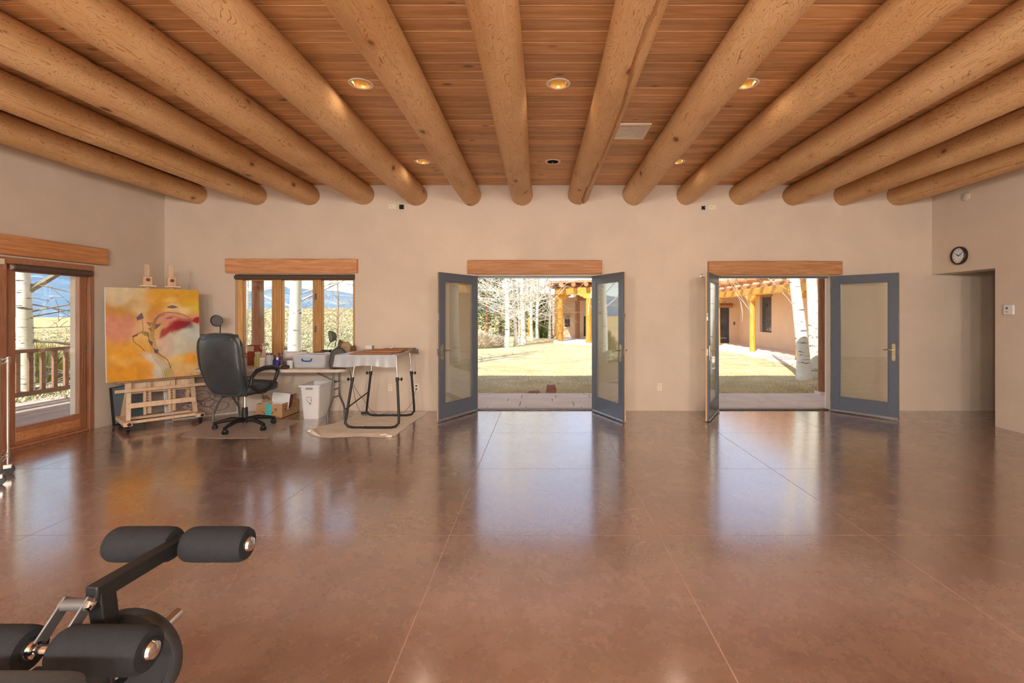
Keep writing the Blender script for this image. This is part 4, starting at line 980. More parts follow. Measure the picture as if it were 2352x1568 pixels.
# ------------------------------------------------------------------ wall fittings
def outlet(px, py, lab, plugs=False):
    t = thing('wall_outlet', lab, 'outlet', (WX(px), YB, WZ(py)), 0, 'wall outlets')
    bx(-.036, .036, -.006, -.0005, -.058, .058).build('plate', M['almond'], t, .002)
    for z in (-.024, .024):
        f_ = bx(-.016, .016, -.0085, -.006, z-.014, z+.014).build('socket', M['almond'], t, .002)
        for x in (-.007, .007): bx(x-.0015, x+.0015, -.0092, -.0085, z-.004, z+.007).build('slot', M['dark'], f_)
    if plugs:
        for z in (-.024, .024): bx(-.012, .012, -.035, -.009, z-.01, z+.01).build('plug', M['black'], t, .003)
outlet(896, 889, 'almond wall outlet behind the drafting table, nothing plugged in'); outlet(957, 889, 'almond wall outlet with two black plugs right of the drafting table', True)
outlet(1515, 888, 'almond wall outlet between the two doorways'); outlet(456, 889, 'almond wall outlet half hidden behind the easel', False)
def plate(px, py, lab):
    t = thing('blank_plate', lab, 'wall plate', (WX(px), YB, WZ(py)), 0, 'wall plates near the beams'); bx(-.058, .058, -.006, -.0005, -.034, .034).build('plate', M['almond'], t, .002)
    MB().cyl((-.012, -.009, 0), (-.012, -.006, 0), .006, n=10).build('screw', M['grey'], t)
plate(901, 474, 'almond wall plate left of the small black speaker mount'); plate(1636, 476, 'almond wall plate right of the black cross bracket')
o = bx(-.033, .033, -.03, -.0005, -.033, .033).build('speaker_mount', M['dark'], loc=(WX(923), YB, WZ(475.5)), bevel=.004); tag(o, 'small black square mount high on the back wall', 'mount')
mb = MB()
for a in (45, -45): mb.box(-.034, .034, -.02, -.0005, -.011, .011, M=rotm('Y', a))
o = mb.build('speaker_bracket', M['dark'], loc=(WX(1615), YB, WZ(477.5))); tag(o, 'small black cross-shaped bracket high on the back wall', 'bracket')
o = MB().lathe([(.0005, -.045), (.02, -.044), (.026, -.03), (.016, -.012), (.03, -.006), (.032, -.0005)], 20, rotm('X', -90)).build('door_bumper', M['chrome'], loc=(WX(1613), YB, WZ(633))); tag(o, 'round chrome wall bumper beside the edge-on door leaf', 'door stop')
# clock on the right wall: local x -> +Y away... face looks to -X
ck = thing('wall_clock', 'round dark-rimmed wall clock above the passage opening', 'clock', (XR, F*XR/(2207-CX), EYE-(587-CY)*(F*XR/(2207-CX))/F), R(-90))
Mc = rotm('X', 90)                                       # lathe axis along local -y (into the room)
MB().lathe([(.118, .0005), (.128, .01), (.128, .045), (.118, .055), (.108, .052), (.104, .035)], 48, Mc).build('case', plain('dark wood rim', S(52, 34, 26), .35), ck)
MB().lathe([(.0005, .034), (.105, .034)], 48, Mc).build('dial', M['white'], ck)
def text_mesh(body, size, name, mat, parent, loc, rot):
    cu = bpy.data.curves.new(name, 'FONT'); cu.body = body; cu.size = size; cu.align_x = 'CENTER'; cu.align_y = 'CENTER'; cu.extrude = .0004
    to = bpy.data.objects.new('tmp', cu); COL.objects.link(to); dg = bpy.context.evaluated_depsgraph_get()
    me = bpy.data.meshes.new_from_object(to.evaluated_get(dg)); bpy.data.objects.remove(to); me.name = name; me.materials.clear(); me.materials.append(mat)
    o = bpy.data.objects.new(name, me); COL.objects.link(o); o.parent = parent; o.location = loc; o.rotation_euler = rot; return o
for h_ in range(1, 13):
    a = R(90-30*h_); text_mesh(str(h_), .026, 'numeral', M['dark'], ck, (.084*math.cos(a), -.0355, .084*math.sin(a)), (R(90), 0, 0))
for (ang, L_, w2) in ((R(90-303), .05, .004), (R(90-62), .078, .003), (R(90-80), .055, .0015)):
    d = Vector((math.cos(ang), 0, math.sin(ang))); MB().beam(Vector((0, -.038, 0))-d*.012, Vector((0, -.038, 0))+d*L_, w2*2, .002, up=(0, 1, 0)).build('hand', M['dark'], ck)
# thermostat, sensor on the right wall
zz = F*XR/(2320-CX)
th = thing('thermostat', 'white rectangular thermostat on the right wall', 'thermostat', (XR, zz, EYE-(711-CY)*zz/F), R(-90))
bx(-.062, .062, -.028, -.0005, -.062, .062).build('housing', M['white'], th, .004); bx(-.03, .0, -.0292, -.028, .005, .032).build('display', plain('lcd', S(110, 116, 112), .3), th)
for z in (-.02, -.032): bx(-.025, -.008, -.0292, -.028, z-.003, z+.003).build('button', M['grey'], th)
zz = F*XR/(2220-CX)
o = MB().lathe([(.0005, .034), (.04, .032), (.058, .02), (.062, .0005)], 32, rotm('Y', -90)).build('smoke_detector', plain('painted cover', S(206, 192, 176), .5), loc=(XR, zz, EYE-(451-CY)*zz/F)); tag(o, 'round pale detector near the beams on the right wall', 'detector')

# cords
def cord(par, label, pts, r=.003, name='power_cord'):
    o = MB().tube([p-Vector(par.location) for p in map(Vector, pts)], r, 6).build(name, M['black'], par, label=label)
def spline(ps, n=8):
    ps = [Vector(p) for p in ps]; out = []
    for i in range(len(ps)-1):
        p0, p1, p2, p3 = ps[max(i-1, 0)], ps[i], ps[i+1], ps[min(i+2, len(ps)-1)]
        for k in range(n):
            t = k/n; out.append(.5*((2*p1)+(p2-p0)*t+(2*p0-5*p1+4*p2-p3)*t*t+(3*p1-p0-3*p2+p3)*t**3))
    return out+[ps[-1]]
cord(l1, 'black cord from the outlet by the easel to the floor lamp', spline([(WX(456), YB-.012, WZ(889)), (WX(452), YB-.05, WZ(892)), P(450, 912, 7.2), P(452, 932, 7.15), FL(470, 944, .004), FL(500, 946, .004), FL(515, 944.5, .03)]))
cord(l2, 'black cord from the plugged outlet along the floor to the desk lamp', spline([(WX(957), YB-.036, WZ(893)), P(952, 905, 7.2), P(946, 925, 7.2), FL(925, 947, .012), FL(890, 948.5, .014), FL(862, 950, .014), P(835, 918, 7.1), P(818, 895, 7.05), P(808, 870, 7.0), P(802, 848, 7.0), P(792, 842, 7.0)]))
cord(l2, 'second black cord hanging from the table to the adapter', spline([P(802, 846, 6.98), P(806, 866, 7.02), P(812, 895, 7.1), P(820, 930, 7.15), FL(835, 953, .008), FL(846, 951, .02)]))
o = bx(-.05, .05, -.025, .025, 0, .03).build('power_adapter', M['black'], loc=FL(838, 950.5, .012), rot=(0, 0, R(10)), bevel=.005); tag(o, 'black power adapter on the drop cloth behind the drafting table', 'adapter')

# ------------------------------------------------------------------ chrome wire cart at the left edge
ct = thing('wire_cart', 'chrome wire shelving cart on casters at the left edge', 'cart', (-4.93, 4.42, 0), math.atan2(-.63, .77)+R(180)-R(90)*0)
# local x runs away from the visible corner to the left, local y towards the camera side
ct.rotation_euler = (0, 0, math.atan2(-.77, .63))
CWd, CDp = .36, .75                                      # local x: towards the camera (.36), local -y.. towards the left wall
for (x, y) in ((0, 0), (CWd, 0), (0, -CDp), (CWd, -CDp)):
    rib = MB().cyl((x, y, .10), (x, y, 1.09), .0125, n=14)
    for k in range(38): rib.cyl((x, y, .13+k*.0254), (x, y, .134+k*.0254), .0136, n=12)
    rib.build('post', M['chrome'], ct)
    c = MB().cyl((x-.014, y, .045), (x+.014, y, .045), .045, n=20).build('caster', M['black'], ct); MB().box(x-.022, x+.022, y-.03, y+.03, .06, .10).build('fork', M['metal'], c, .004)
for z in (.19, 1.06):
    sh = MB()
    for (a, b) in (((0, 0), (CWd, 0)), ((CWd, 0), (CWd, -CDp)), ((CWd, -CDp), (0, -CDp)), ((0, -CDp), (0, 0))):
        for dz in (-.016, .016): sh.cyl((a[0], a[1], z+dz), (b[0], b[1], z+dz), .0045, n=8)
    s_ = sh.build('shelf_rim', M['chrome'], ct)
    wr = MB()
    for k in range(1, 24): wr.cyl((.0, -CDp*k/24, z+.018), (CWd, -CDp*k/24, z+.018), .0025, n=6)
    wr.build('wire_grid', M['chrome'], s_)
    cor = MB()
    for (x, y) in ((0, 0), (CWd, 0), (0, -CDp), (CWd, -CDp)): cor.cyl((x, y, z-.025), (x, y, z+.025), .02, n=14)
    cor.build('collar', M['metal'], s_)

# ------------------------------------------------------------------ weight bench leg developer, lower left corner
wbn = thing('weight_bench', 'black weight bench with foam leg rollers in the lower left corner', 'exercise bench', (-1.27, 1.15, 0))
O = Vector(wbn.location)
def L3(px, py, z): return P(px, py, z)-O
def roller(x0, x1, y, z, r, nm='foam_roller'):
    pf = [(.022, 0), (r*.86, .002), (r*.97, .014), (r, .035)]; L_ = x1-x0
    pf = pf+[(a, L_-b) for a, b in pf[::-1]]
    o = MB().lathe(pf, 32, frame_m((x0, y, z), (0,1,0), (0,0,1), (1,0,0))).build(nm, M['foam'], wbn)
    for (xe, sg) in ((x0, -1), (x1, 1)):
        MB().cyl((xe, y, z), (xe+sg*.004, y, z), .030, n=24).build('washer', M['black'], o); MB().lathe([(.024, 0), (.021, .008), (.008, .013), (.0005, .0135)], 20, frame_m((xe+sg*.004, y, z), (0,1,0), (0,0,1) if sg > 0 else (0,0,-1), (sg,0,0))).build('end_cap', M['chrome'], o)
zu = 1.62; uy, uz = zu-O.y, EYE-(1249-CY)*zu/F
ux = lambda px: (px-CX)*zu/F-O.x
roller(ux(258), ux(402), uy, uz, .056); roller(ux(430), ux(570), uy, uz, .056)
MB().cyl((ux(258), uy, uz), (ux(570), uy, uz), .0125, n=14).build('axle', M['chrome'], wbn)
xa = (ux(402)+ux(430))/2
zp = 1.36; pv = Vector(((232-CX)*zp/F-O.x, zp-O.y, EYE-(1352-CY)*zp/F))
MB().beam(Vector((xa, uy+.02, uz+.005)), pv+Vector((0, -.03, 0)), .038, .045).build('roller_arm', M['blackmetal'], wbn, .004)
zl = 1.26; ly, lz = zl-O.y, EYE-(1492-CY)*zl/F; lx = lambda px: (px-CX)*zl/F-O.x
roller(lx(140), lx(345), ly, lz, .058); roller(lx(-115), lx(72), ly, lz, .058)
MB().cyl((lx(-115), ly, lz), (lx(345), ly, lz), .0125, n=16).build('axle', M['chrome'], wbn)
pin = pv+Vector((-.03, -.04, -.02))
for s_ in (-.034, .030):
    a = Vector((pin.x+s_, pin.y, pin.z)); b = Vector((lx(108)+s_, ly+.01, lz+.005))
    MB().beam(a+Vector((0, .015, .012)), b, .006, .042, up=(0, 1, 0)).build('side_plate', M['grey'], wbn, .002)
MB().cyl(pin+Vector((-.04, 0, 0)), pin+Vector((.036, 0, 0)), .016, n=18).build('pivot_sleeve', M['grey'], wbn)
MB().lathe([(.017, 0), (.017, .006), (.010, .012), (.0005, .013)], 6, frame_m(pin+Vector((.036, 0, 0)), (0,1,0), (0,0,1), (1,0,0))).build('pivot_bolt', M['chrome'], wbn)
MB().beam(pv+Vector((.0, .0, .0)), pv+Vector((.01, .03, -.30)), .042, .05, up=(0,1,0)).build('drop_arm', M['blackmetal'], wbn, .004)
# weight plate on a forward peg
pc = L3(300, 1512, 1.43)
MB().lathe([(.016, -.012), (.045, -.014), (.05, -.008), (.118, -.008), (.125, -.016), (.142, -.016), (.146, -.010), (.146, .010), (.142, .016), (.125, .016), (.118, .008), (.05, .008), (.045, .014), (.016, .012)], 48, frame_m(pc, (1,0,0), (0,0,1), (0.18,1,0))).build('weight_plate', plain('cast iron', S(58, 62, 66), .55, .3, .12, 30, .2), wbn)
MB().cyl(pc+Vector((0, -.06, 0)), pc+Vector((-.025, .215, .0)), .02, n=18).build('plate_peg', M['chrome'], wbn)
# seat pad and frame under it
pad = MB().sup(.225, .36, .036, .45, .25, Matrix.Translation((.05, -.41, .653)), 40, 12).build('seat_pad', M['leather'], wbn)
bx(lx(60)-.05, lx(60)+.12, -.70, -.15, .525, .622).build('pad_support', M['blackmetal'], wbn, .004)
MB().beam((lx(60), -.75, .50), (lx(60), ly+.05, .50), .05, .05).build('main_beam', M['blackmetal'], wbn, .004)
MB().beam((lx(60), ly-.1, .50), (lx(60), ly+.02, .03), .05, .05, up=(0,1,0)).build('front_post', M['blackmetal'], wbn, .004)
bx(lx(60)-.25, lx(60)+.25, ly-.005, ly+.045, 0, .05).build('front_foot', M['blackmetal'], wbn, .004)
MB().beam((lx(60), -.70, .50), (lx(60), -.78, .03), .05, .05, up=(0,1,0)).build('rear_post', M['blackmetal'], wbn, .004); bx(lx(60)-.25, lx(60)+.25, -.80, -.75, 0, .05).build('rear_foot', M['blackmetal'], wbn, .004)
MB().beam((lx(60), ly-.02, .50), Vector((pc.x-.02, pc.y-.05, pc.z+.0)), .04, .04).build('peg_bracket', M['blackmetal'], wbn, .003)

# unseen pendants added behind the camera as the main fill light
for i, (x, y) in enumerate(((-2.1, -2.6), (-.7, -2.9), (.7, -2.9), (2.1, -2.6))):
    t = thing('fill_pendant', f'added fill pendant behind the camera, {ordn[i]} from the left', 'lamp', (x, y, 2.35), 0, 'added fill pendants behind the camera')
    MB().cyl((0, 0, .17), (0, 0, 1.0), .006, n=8).build('fill_pendant_stem', M['blackmetal'], t)
    MB().lathe([(.0005, .19), (.05, .18), (.06, .13)], 20).build('cap', M['blackmetal'], t)
    ld = bpy.data.lights.new('fill_globe', 'POINT'); ld.energy = FILL_W; ld.color = FILL_COL; ld.shadow_soft_size = .15
    lo = bpy.data.objects.new('fill_globe', ld); COL.objects.link(lo); lo.parent = t
# ------------------------------------------------------------------ outside: ground, mountains
GZ = -.08
def hgt(x, y):
    r = math.hypot(x, y); a = math.degrees(math.atan2(x, y))        # bearing from straight ahead, left negative
    if r < 14: base = -.14
    else:
        k = smoothstep(-44, -34, a)*(1-smoothstep(-16, -8, a))      # scrub hill seen through the window
        hill = k*(2.6*smoothstep(22, 120, r)-1.2*smoothstep(120, 320, r))
        left = (1-smoothstep(-44, -34, a))*(-1.0*smoothstep(8, 22, r)-.4*smoothstep(20, 60, r)-5.0*smoothstep(60, 500, r))
        ahead = smoothstep(-12, -6, a)*1.0*smoothstep(34, 90, r)
        base = -.14+hill+left+ahead
    rough = smoothstep(16, 60, r)
    return base+rough*(.35*mnoise.noise(Vector((x*.05, y*.05, 1)))+.9*smoothstep(60, 300, r)*mnoise.noise(Vector((x*.012, y*.012, 5))))
m = NT('dry scrub ground'); v = m.coord(kind='World')
n1 = m.noise(v, .35, 6, .65); n2 = m.noise(v, 2.2, 6, .7)
c = m.ramp(n1, [(.35, S(178, 158, 112)), (.5, S(204, 182, 134)), (.65, S(212, 172, 128))])
c = m.mix(m.ramp(n2, [(.5, 0.0), (.62, .7)]), c, S(160, 152, 112)); c = m.mix(m.ramp(m.noise(v, .02, 4), [(.52, 0.0), (.6, .8)]), c, S(222, 176, 134))
m.color(c); m.set(Roughness=1.0, Specular_IOR_Level=.05); m.bump(n2, .6, .2); M['scrub'] = m.m
mb = MB(); na = 168; rad = [0, 4, 7, 10]+[10*1.13**k for k in range(1, 44)]; vs_ = []
for r in rad:
    for k in range(na): a = 2*math.pi*k/na; x, y = r*math.sin(a), r*math.cos(a); vs_.append((x, y, hgt(x, y)-(.25 if r < 12 else 0)))
fs = [(j*na+k, j*na+(k+1)%na, (j+1)*na+(k+1)%na, (j+1)*na+k) for j in range(len(rad)-1) for k in range(na)]
struct(mb.add(vs_, fs).build('scrub_ground', M['scrub']), 'pale dry scrubland rolling away outside the window', 'ground')
m = NT('haze tinted mountain'); v = m.coord(kind='World'); n1 = m.noise(v, .004, 8, .65); n2 = m.noise(v, .02, 6, .7)
c = m.ramp(n1, [(.35, S(92, 116, 140)), (.55, S(116, 140, 162)), (.7, S(146, 162, 178))])  # distance haze is painted into these blue base colours
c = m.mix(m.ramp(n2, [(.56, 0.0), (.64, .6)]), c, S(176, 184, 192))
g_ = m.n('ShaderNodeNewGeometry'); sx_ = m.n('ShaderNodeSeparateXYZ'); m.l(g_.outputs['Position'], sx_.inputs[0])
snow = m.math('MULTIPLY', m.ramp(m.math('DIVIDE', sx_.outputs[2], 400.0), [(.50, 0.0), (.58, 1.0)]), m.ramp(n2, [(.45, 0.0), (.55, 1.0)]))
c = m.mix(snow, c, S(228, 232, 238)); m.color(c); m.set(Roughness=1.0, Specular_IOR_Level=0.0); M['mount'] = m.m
mb = MB(); nr = 26; na = 260; vs_ = []
for j in range(nr+1):
    t = j/nr; r = 1500+1900*t
    for k in range(na+1):
        adeg = -80+140*k/na; a = R(adeg); x, y = r*math.sin(a), r*math.cos(a)
        peak = 70+125*math.exp(-((adeg+47)/7.0)**2)+60*math.exp(-((adeg+37)/5.0)**2)+34*math.exp(-((adeg+24)/6)**2)+30*math.exp(-((adeg-6)/8)**2)+24*math.exp(-((adeg+28.5)/2.2)**2)
        rid = mnoise.noise(Vector((x*.0016, y*.0016, 3)))*.5+mnoise.noise(Vector((x*.005, y*.005, 8)))*.25+mnoise.noise(Vector((x*.015, y*.015, 8)))*.1
        prof_ = math.sin(math.pi*min(1, t*1.15))**.8 if t*1.15 < 1 else 0
        vs_.append((x, y, -12+peak*prof_*(1+.45*rid)))
fs = [(j*(na+1)+k, j*(na+1)+k+1, (j+1)*(na+1)+k+1, (j+1)*(na+1)+k) for j in range(nr) for k in range(na)]
struct(mb.add(vs_, fs).build('mountains', M['mount']), 'forested skyline range painted haze blue', 'mountain')

# lawn
m = NT('dormant lawn'); v = m.coord(kind='World'); n1 = m.noise(v, .5, 5, .6); n2 = m.noise(v, 9, 6, .7); n3 = m.noise(v, 1.8, 6, .65)
c = m.ramp(n3, [(.35, S(196, 176, 134)), (.55, S(214, 196, 156)), (.7, S(222, 204, 168))])
sx2 = m.n('ShaderNodeSeparateXYZ'); m.l(m.coord(kind='World'), sx2.inputs[0])
c = m.mix(m.math('MULTIPLY', m.ramp(n1, [(.45, 0.0), (.62, 1.0)]), .4), c, S(178, 162, 112)); c = m.mix(m.ramp(n2, [(.55, 0.0), (.68, .45)]), c, S(140, 118, 74))
m.color(c); m.set(Roughness=1.0, Specular_IOR_Level=.05); m.bump(n2, .7, .05); M['lawn'] = m.m
mb = MB().grid(lambda u, v_: (-7+24*u, 9.1+26*v_, GZ+.02*mnoise.noise(Vector((u*18, v_*18, 2)))-(.35*smoothstep(.12, 0, u))), 80, 80)
struct(mb.build('lawn', M['lawn']), 'dry straw-coloured lawn beyond the doorways', 'lawn')
rg = random.Random(5); gb = MB()
for k in range(15000):
    mid = rg.random() < .5
    y = 9.16+rg.random()**1.6*5.5; x = y*rg.uniform(-.16, .14) if mid else y*rg.uniform(.34, .62)
    h = rg.uniform(.018, .05)*(1.2-.1*(y-9)); a = rg.uniform(0, 6.28); dx, dy = .005*math.cos(a), .005*math.sin(a); lx_, ly_ = rg.uniform(-.025, .025), rg.uniform(-.025, .025)
    gb.add([(x-dx, y-dy, GZ-.01), (x+dx, y+dy, GZ-.01), (x+lx_, y+ly_, GZ+h)], [(0,1,2)])
o = gb.build('grass_blades', plain('dry grass', S(194, 174, 122), .9, 0, .3, 1.5), smooth=False); tag(o, 'short dry grass blades along the patio edge', 'grass', kind='stuff')

# patio pavers, porch posts and roof
M['paver'] = plain('sandstone paver', S(228, 212, 196), .85, 0, .08, 3, .2)
pa = bx(-8.9, 8.2, YB+WT+.02, 9.14, -.3, -.055).build('patio', plain('mortar', S(170, 146, 126), .9), smooth=False); struct(pa, 'pale sandstone patio outside the doorways', 'patio')
y = YB+WT+.022; row = 0
while y < 9.1:
    h = (.36, .42, .34, .36)[row % 4]; h = min(h, 9.138-y); x = -2.4+(.35 if row % 2 else 0); spans = []
    while x < 6.6:
        w_ = rg.choice((.62, .78, .9)); spans.append((x, x+w_)); x += w_
    for (a, b) in spans: bx(a+.006, b-.006, y+.005, y+h-.005, -.055, -.03+rg.uniform(-.002, .002)).build('paver', M['paver'], pa, smooth=False)
    y += h; row += 1
bx(-8.88, -2.42, YB+WT+.03, 9.13, -.055, -.031).build('paver', M['paver'], pa, smooth=False); bx(6.9, 8.18, YB+WT+.03, 9.13, -.055, -.031).build('paver', M['paver'], pa, smooth=False)
M['postwood'] = wood('weathered post', S(140, 92, 62), S(176, 120, 84), 'z', 1.0, .7, .3)
for (x, y_, r_, lab) in ((-5.37, 9.05, .105, 'round timber porch post seen through the three-pane window'), (5.285, 9.02, .078, 'slim round porch post just inside the doorway on the right'), (-9.0, 9.28, .07, 'round porch post at the corner of the deck')):
    t = thing('porch_post', lab, 'post', (x, y_, -.03 if x > -8 else -.01), 0, 'porch posts')
    MB().tube([(0, 0, .05), (.005, 0, 1), (0, 0, 2), (0, 0, 3.14)], [r_, r_*1.02, r_*.97, r_*.95], 20).build('shaft', M['postwood'], t)
    bx(-r_*1.3, r_*1.3, -r_*1.3, r_*1.3, -.03, .055).build('footing', M['paver'], t, .01)
rf = MB().box(-9.3, 9.3, YB+WT, 9.35, 3.12, 3.28).box(-9.3, XL-.3, -4.3, YB+WT, 3.12, 3.28)
struct(rf.build('porch_roof', M['redwood_y'], smooth=False), 'flat porch roof along the outside of the room', 'roof')

# deck and railing on the left
M['deck'] = wood('grey deck board', S(176, 160, 146), S(200, 186, 172), 'y', .6, .85, .2)
dk = bx(-8.9, XL-.3, -.5, 9.3, -.4, -.06).build('deck', M['deck'], smooth=False); struct(dk, 'weathered grey deck outside the patio door', 'deck')
k = 0; x = -8.9
while x < XL-.32:
    bx(x+.004, x+.136, 3.0, 9.28, -.06, -.02).build('deck_board', M['deck'], dk, smooth=False); x += .14
M['rail'] = wood('railing wood', S(146, 104, 78), S(176, 132, 102), 'y', 1.0, .7, .1)
rl = thing('deck_railing', 'brown wooden deck railing with square balusters', 'railing', (-8.55, 6.5, -.02))
bx(-.05, .05, -3.0, 2.72, .86, .92).build('top_rail', M['rail'], rl, .006); bx(-.03, .03, -3.0, 2.72, .14, .22).build('bottom_rail', M['rail'], rl, .006)
y = -2.9
while y < 2.7:
    bx(-.022, .022, y-.034, y+.034, .22, .86).build('baluster', M['rail'], rl, .004); y += .2
for y in (-2.95, 2.70): bx(-.05, .05, y-.05, y+.05, 0, .98).build('post', M['rail'], rl, .006)

# ------------------------------------------------------------------ trees
M['aspen'] = aspen_mat()
M['twig'] = plain('aspen twig', S(214, 206, 190), .8, 0, .15, 8)
M['twigtan'] = plain('tan twig', S(176, 150, 120), .85, 0, .2, 8)
M['twiggrey'] = plain('grey twig', S(140, 128, 112), .85, 0, .2, 8)
def tree(label, base, H, r0, lean=(0, 0), seed=1, t0=.2, nb=24, blen=2.0, mats=('aspen', 'twig'), droop=0.0, group='bare aspen trees', extra=None, depth=2, minr=.004, name='aspen_tree', forks=()):
    rg = random.Random(seed); t = thing(name, label, 'tree', base, 0, group)
    n = 14; tp = []; tr = []
    for i in range(n+1):
        s_ = i/n; tp.append(Vector((lean[0]*s_*H+.05*math.sin(s_*5+seed)*(s_ > 0), lean[1]*s_*H+.05*math.cos(s_*4+seed*2)*(s_ > 0), s_*H-.1*(i == 0)))); tr.append(r0*(1.25 if i == 0 else 1)*(1-.82*s_)+.006)
    MB().tube(tp, tr, 12).build('trunk', M[mats[0]], t)
    bw = MB()
    def grow(p, d, L, r, lev):
        ns = 5 if lev < 2 else 3; path = [p]; q = p.copy(); dd = d.copy()
        for k in range(ns):
            dd = (dd+Vector((rg.uniform(-.22, .22), rg.uniform(-.22, .22), rg.uniform(-.12, .16)-droop*(k/ns)))).normalized(); q = q+dd*(L/ns); path.append(q)
        bw.tube(path, [max(minr*.7, r*(1-.75*k/ns)) for k in range(ns+1)], 5 if lev == 0 else 3, cap=False)
        if lev < depth:
            for c_ in range(rg.randint(3, 5) if lev == 0 else rg.randint(2, 4)):
                k = rg.randint(1, ns); a = rg.uniform(0, 6.28); sd = (dd.orthogonal().normalized()*math.cos(a)+dd.cross(dd.orthogonal()).normalized()*math.sin(a))
                grow(path[k], (dd*.75+sd*rg.uniform(.5, .95)).normalized(), L*rg.uniform(.35, .6), max(minr, r*.45), lev+1)
    for i in range(nb):
        s_ = t0+(1-t0)*(i+rg.random())/nb; j = min(n-1, int(s_*n)); f_ = s_*n-j; p = tp[j].lerp(tp[j+1], f_); a = rg.uniform(0, 6.28)
        grow(p, Vector((math.cos(a), math.sin(a), rg.uniform(.05, .75))).normalized(), blen*(1.1-.6*s_)*rg.uniform(.6, 1.1), max(minr, r0*.28*(1-.6*s_)), 0)
    for (h_, dv, L, r) in (extra or []):
        j = min(n-1, int(h_/H*n)); grow(tp[j].lerp(tp[j+1], h_/H*n-j), Vector(dv).normalized(), L, r, 0)
    if bw.v: bw.build('branches', M[mats[1]], t)
    return t
def gp(px, z, h=GZ): return Vector(((px-CX)*z/F, z, h))
mid = [(1163, 22.4, .12, (.006, 0), 'thick leftmost white aspen trunk beyond the lawn', 8), (1184, 23, .085, (-.02, 0), 'slim aspen right of the thickest trunk at the lawn edge', 7), (1203, 24.3, .125, (-.012, 0), 'tall straight aspen in the middle of the lawn edge row', 8.5),
       (1222, 28.3, .10, (0, 0), 'aspen behind the tall middle one', 8), (1235, 30.2, .10, (-.01, 0), 'fifth aspen of the row beyond the lawn', 8), (1262, 30.2, .09, (-.005, 0), 'aspen standing beside the far house wall', 7), (1191, 26, .05, (-.01, 0), 'thin young aspen between the thick trunks', 5)]
for i, (px, z, r, ln, lab, H) in enumerate(mid): tree(lab, gp(px, z), H, r, ln, 20+i, .12, 42, 2.9)
tree('bare tree whose drooping branches hang between the two doorways', gp(1500, 14.5), 6.5, .13, (.0, 0), 41, .3, 28, 2.6, droop=.25, extra=[(2.6, (-1, .1, .25), 3.2, .04), (2.9, (-1, -.2, .3), 3.0, .035), (2.3, (-.9, .3, .35), 2.6, .03), (2.5, (1, .3, .35), 3.4, .04), (2.8, (1, .0, .25), 3.2, .035), (3.0, (.9, .6, .2), 3.0, .03), (3.2, (-.8, .4, .05), 3.0, .03), (3.2, (1, .2, .05), 3.0, .03)])
tree('thick leaning aspen trunk outside the doorway on the right', gp(1847, 11.4), 8, .145, (-.125, .0), 51, .42, 14, 2.4)
tree('second aspen trunk beside the porch post on the right', gp(1868, 11.8), 8, .15, (.0, .03), 52, .42, 14, 2.4)
tree('large white aspen close outside the three-pane window', Vector((-6.13, 12, -.16)), 8, .165, (.003, 0), 61, .3, 24, 2.6, extra=[(1.9, (1, .2, .5), 2.2, .03), (1.8, (-1, .3, .3), 2.4, .03), (2.1, (1, 0, .35), 2.0, .025), (2.2, (-1, 0, .6), 2.0, .025)])
tree('bare aspen left of the middle doorway, seen past the window', Vector((-3.6, 12.6, GZ)), 7.5, .12, (0, 0), 91, .2, 22, 2.6)
tree('bare aspen whose shadow streaks the lawn', Vector((-2.9, 15.0, GZ)), 7, .11, (0, 0), 92, .25, 22, 2.2)
tree('aspen in front of the adobe house side, reflected in the open door', Vector((7.2, 9.9, GZ)), 7.5, .15, (.02, 0), 93, .4, 12, 2.0)
tree('smaller grey aspen at the left pane of the window', Vector((-12.4, 20, -.16)), 7, .10, (0, 0), 62, .2, 24, 2.2)
tree('aspen with a sawn limb outside the patio door', Vector((-10.42, 9.6, -1.1)), 8.5, .15, (0, 0), 63, .5, 16, 2.4, extra=[(3.0, (.75, .45, .55), 1.5, .075), (2.05, (.85, .55, .02), 2.1, .035), (1.35, (.75, .65, .1), 2.4, .05), (1.0, (.9, .5, .3), 1.6, .02), (2.6, (.7, .7, .3), 2.0, .02), (1.6, (.8, .6, -.15), 1.9, .016), (1.8, (.7, .75, .1), 2.1, .016), (2.3, (.85, .4, -.1), 1.8, .014), (2.8, (.75, .6, -.2), 2.0, .014), (3.2, (.8, .5, -.1), 2.0, .016), (1.2, (.9, .4, -.1), 1.7, .014), (2.5, (.6, .8, .15), 2.3, .014)], mats=('aspen', 'twiggrey'), minr=.007)
for i, (x, y, H, s_) in enumerate(((-9.0, 33, 6.5, 71), (-5.5, 36, 7, 72), (-2.6, 35, 6, 73), (.2, 38, 7, 74), (-12, 28, 6, 75))):
    tree(f'tan leafless thicket tree, {ordn[i]} behind the aspen row', (x, y, GZ), H, .07, (0, 0), s_, .06, 34, 3.0, mats=('twigtan', 'twigtan'), group='thicket trees behind the aspens', depth=2, minr=.008, name='bare_tree')
M['needle'] = plain('pine needles', S(112, 124, 66), .9, 0, .4, 3)
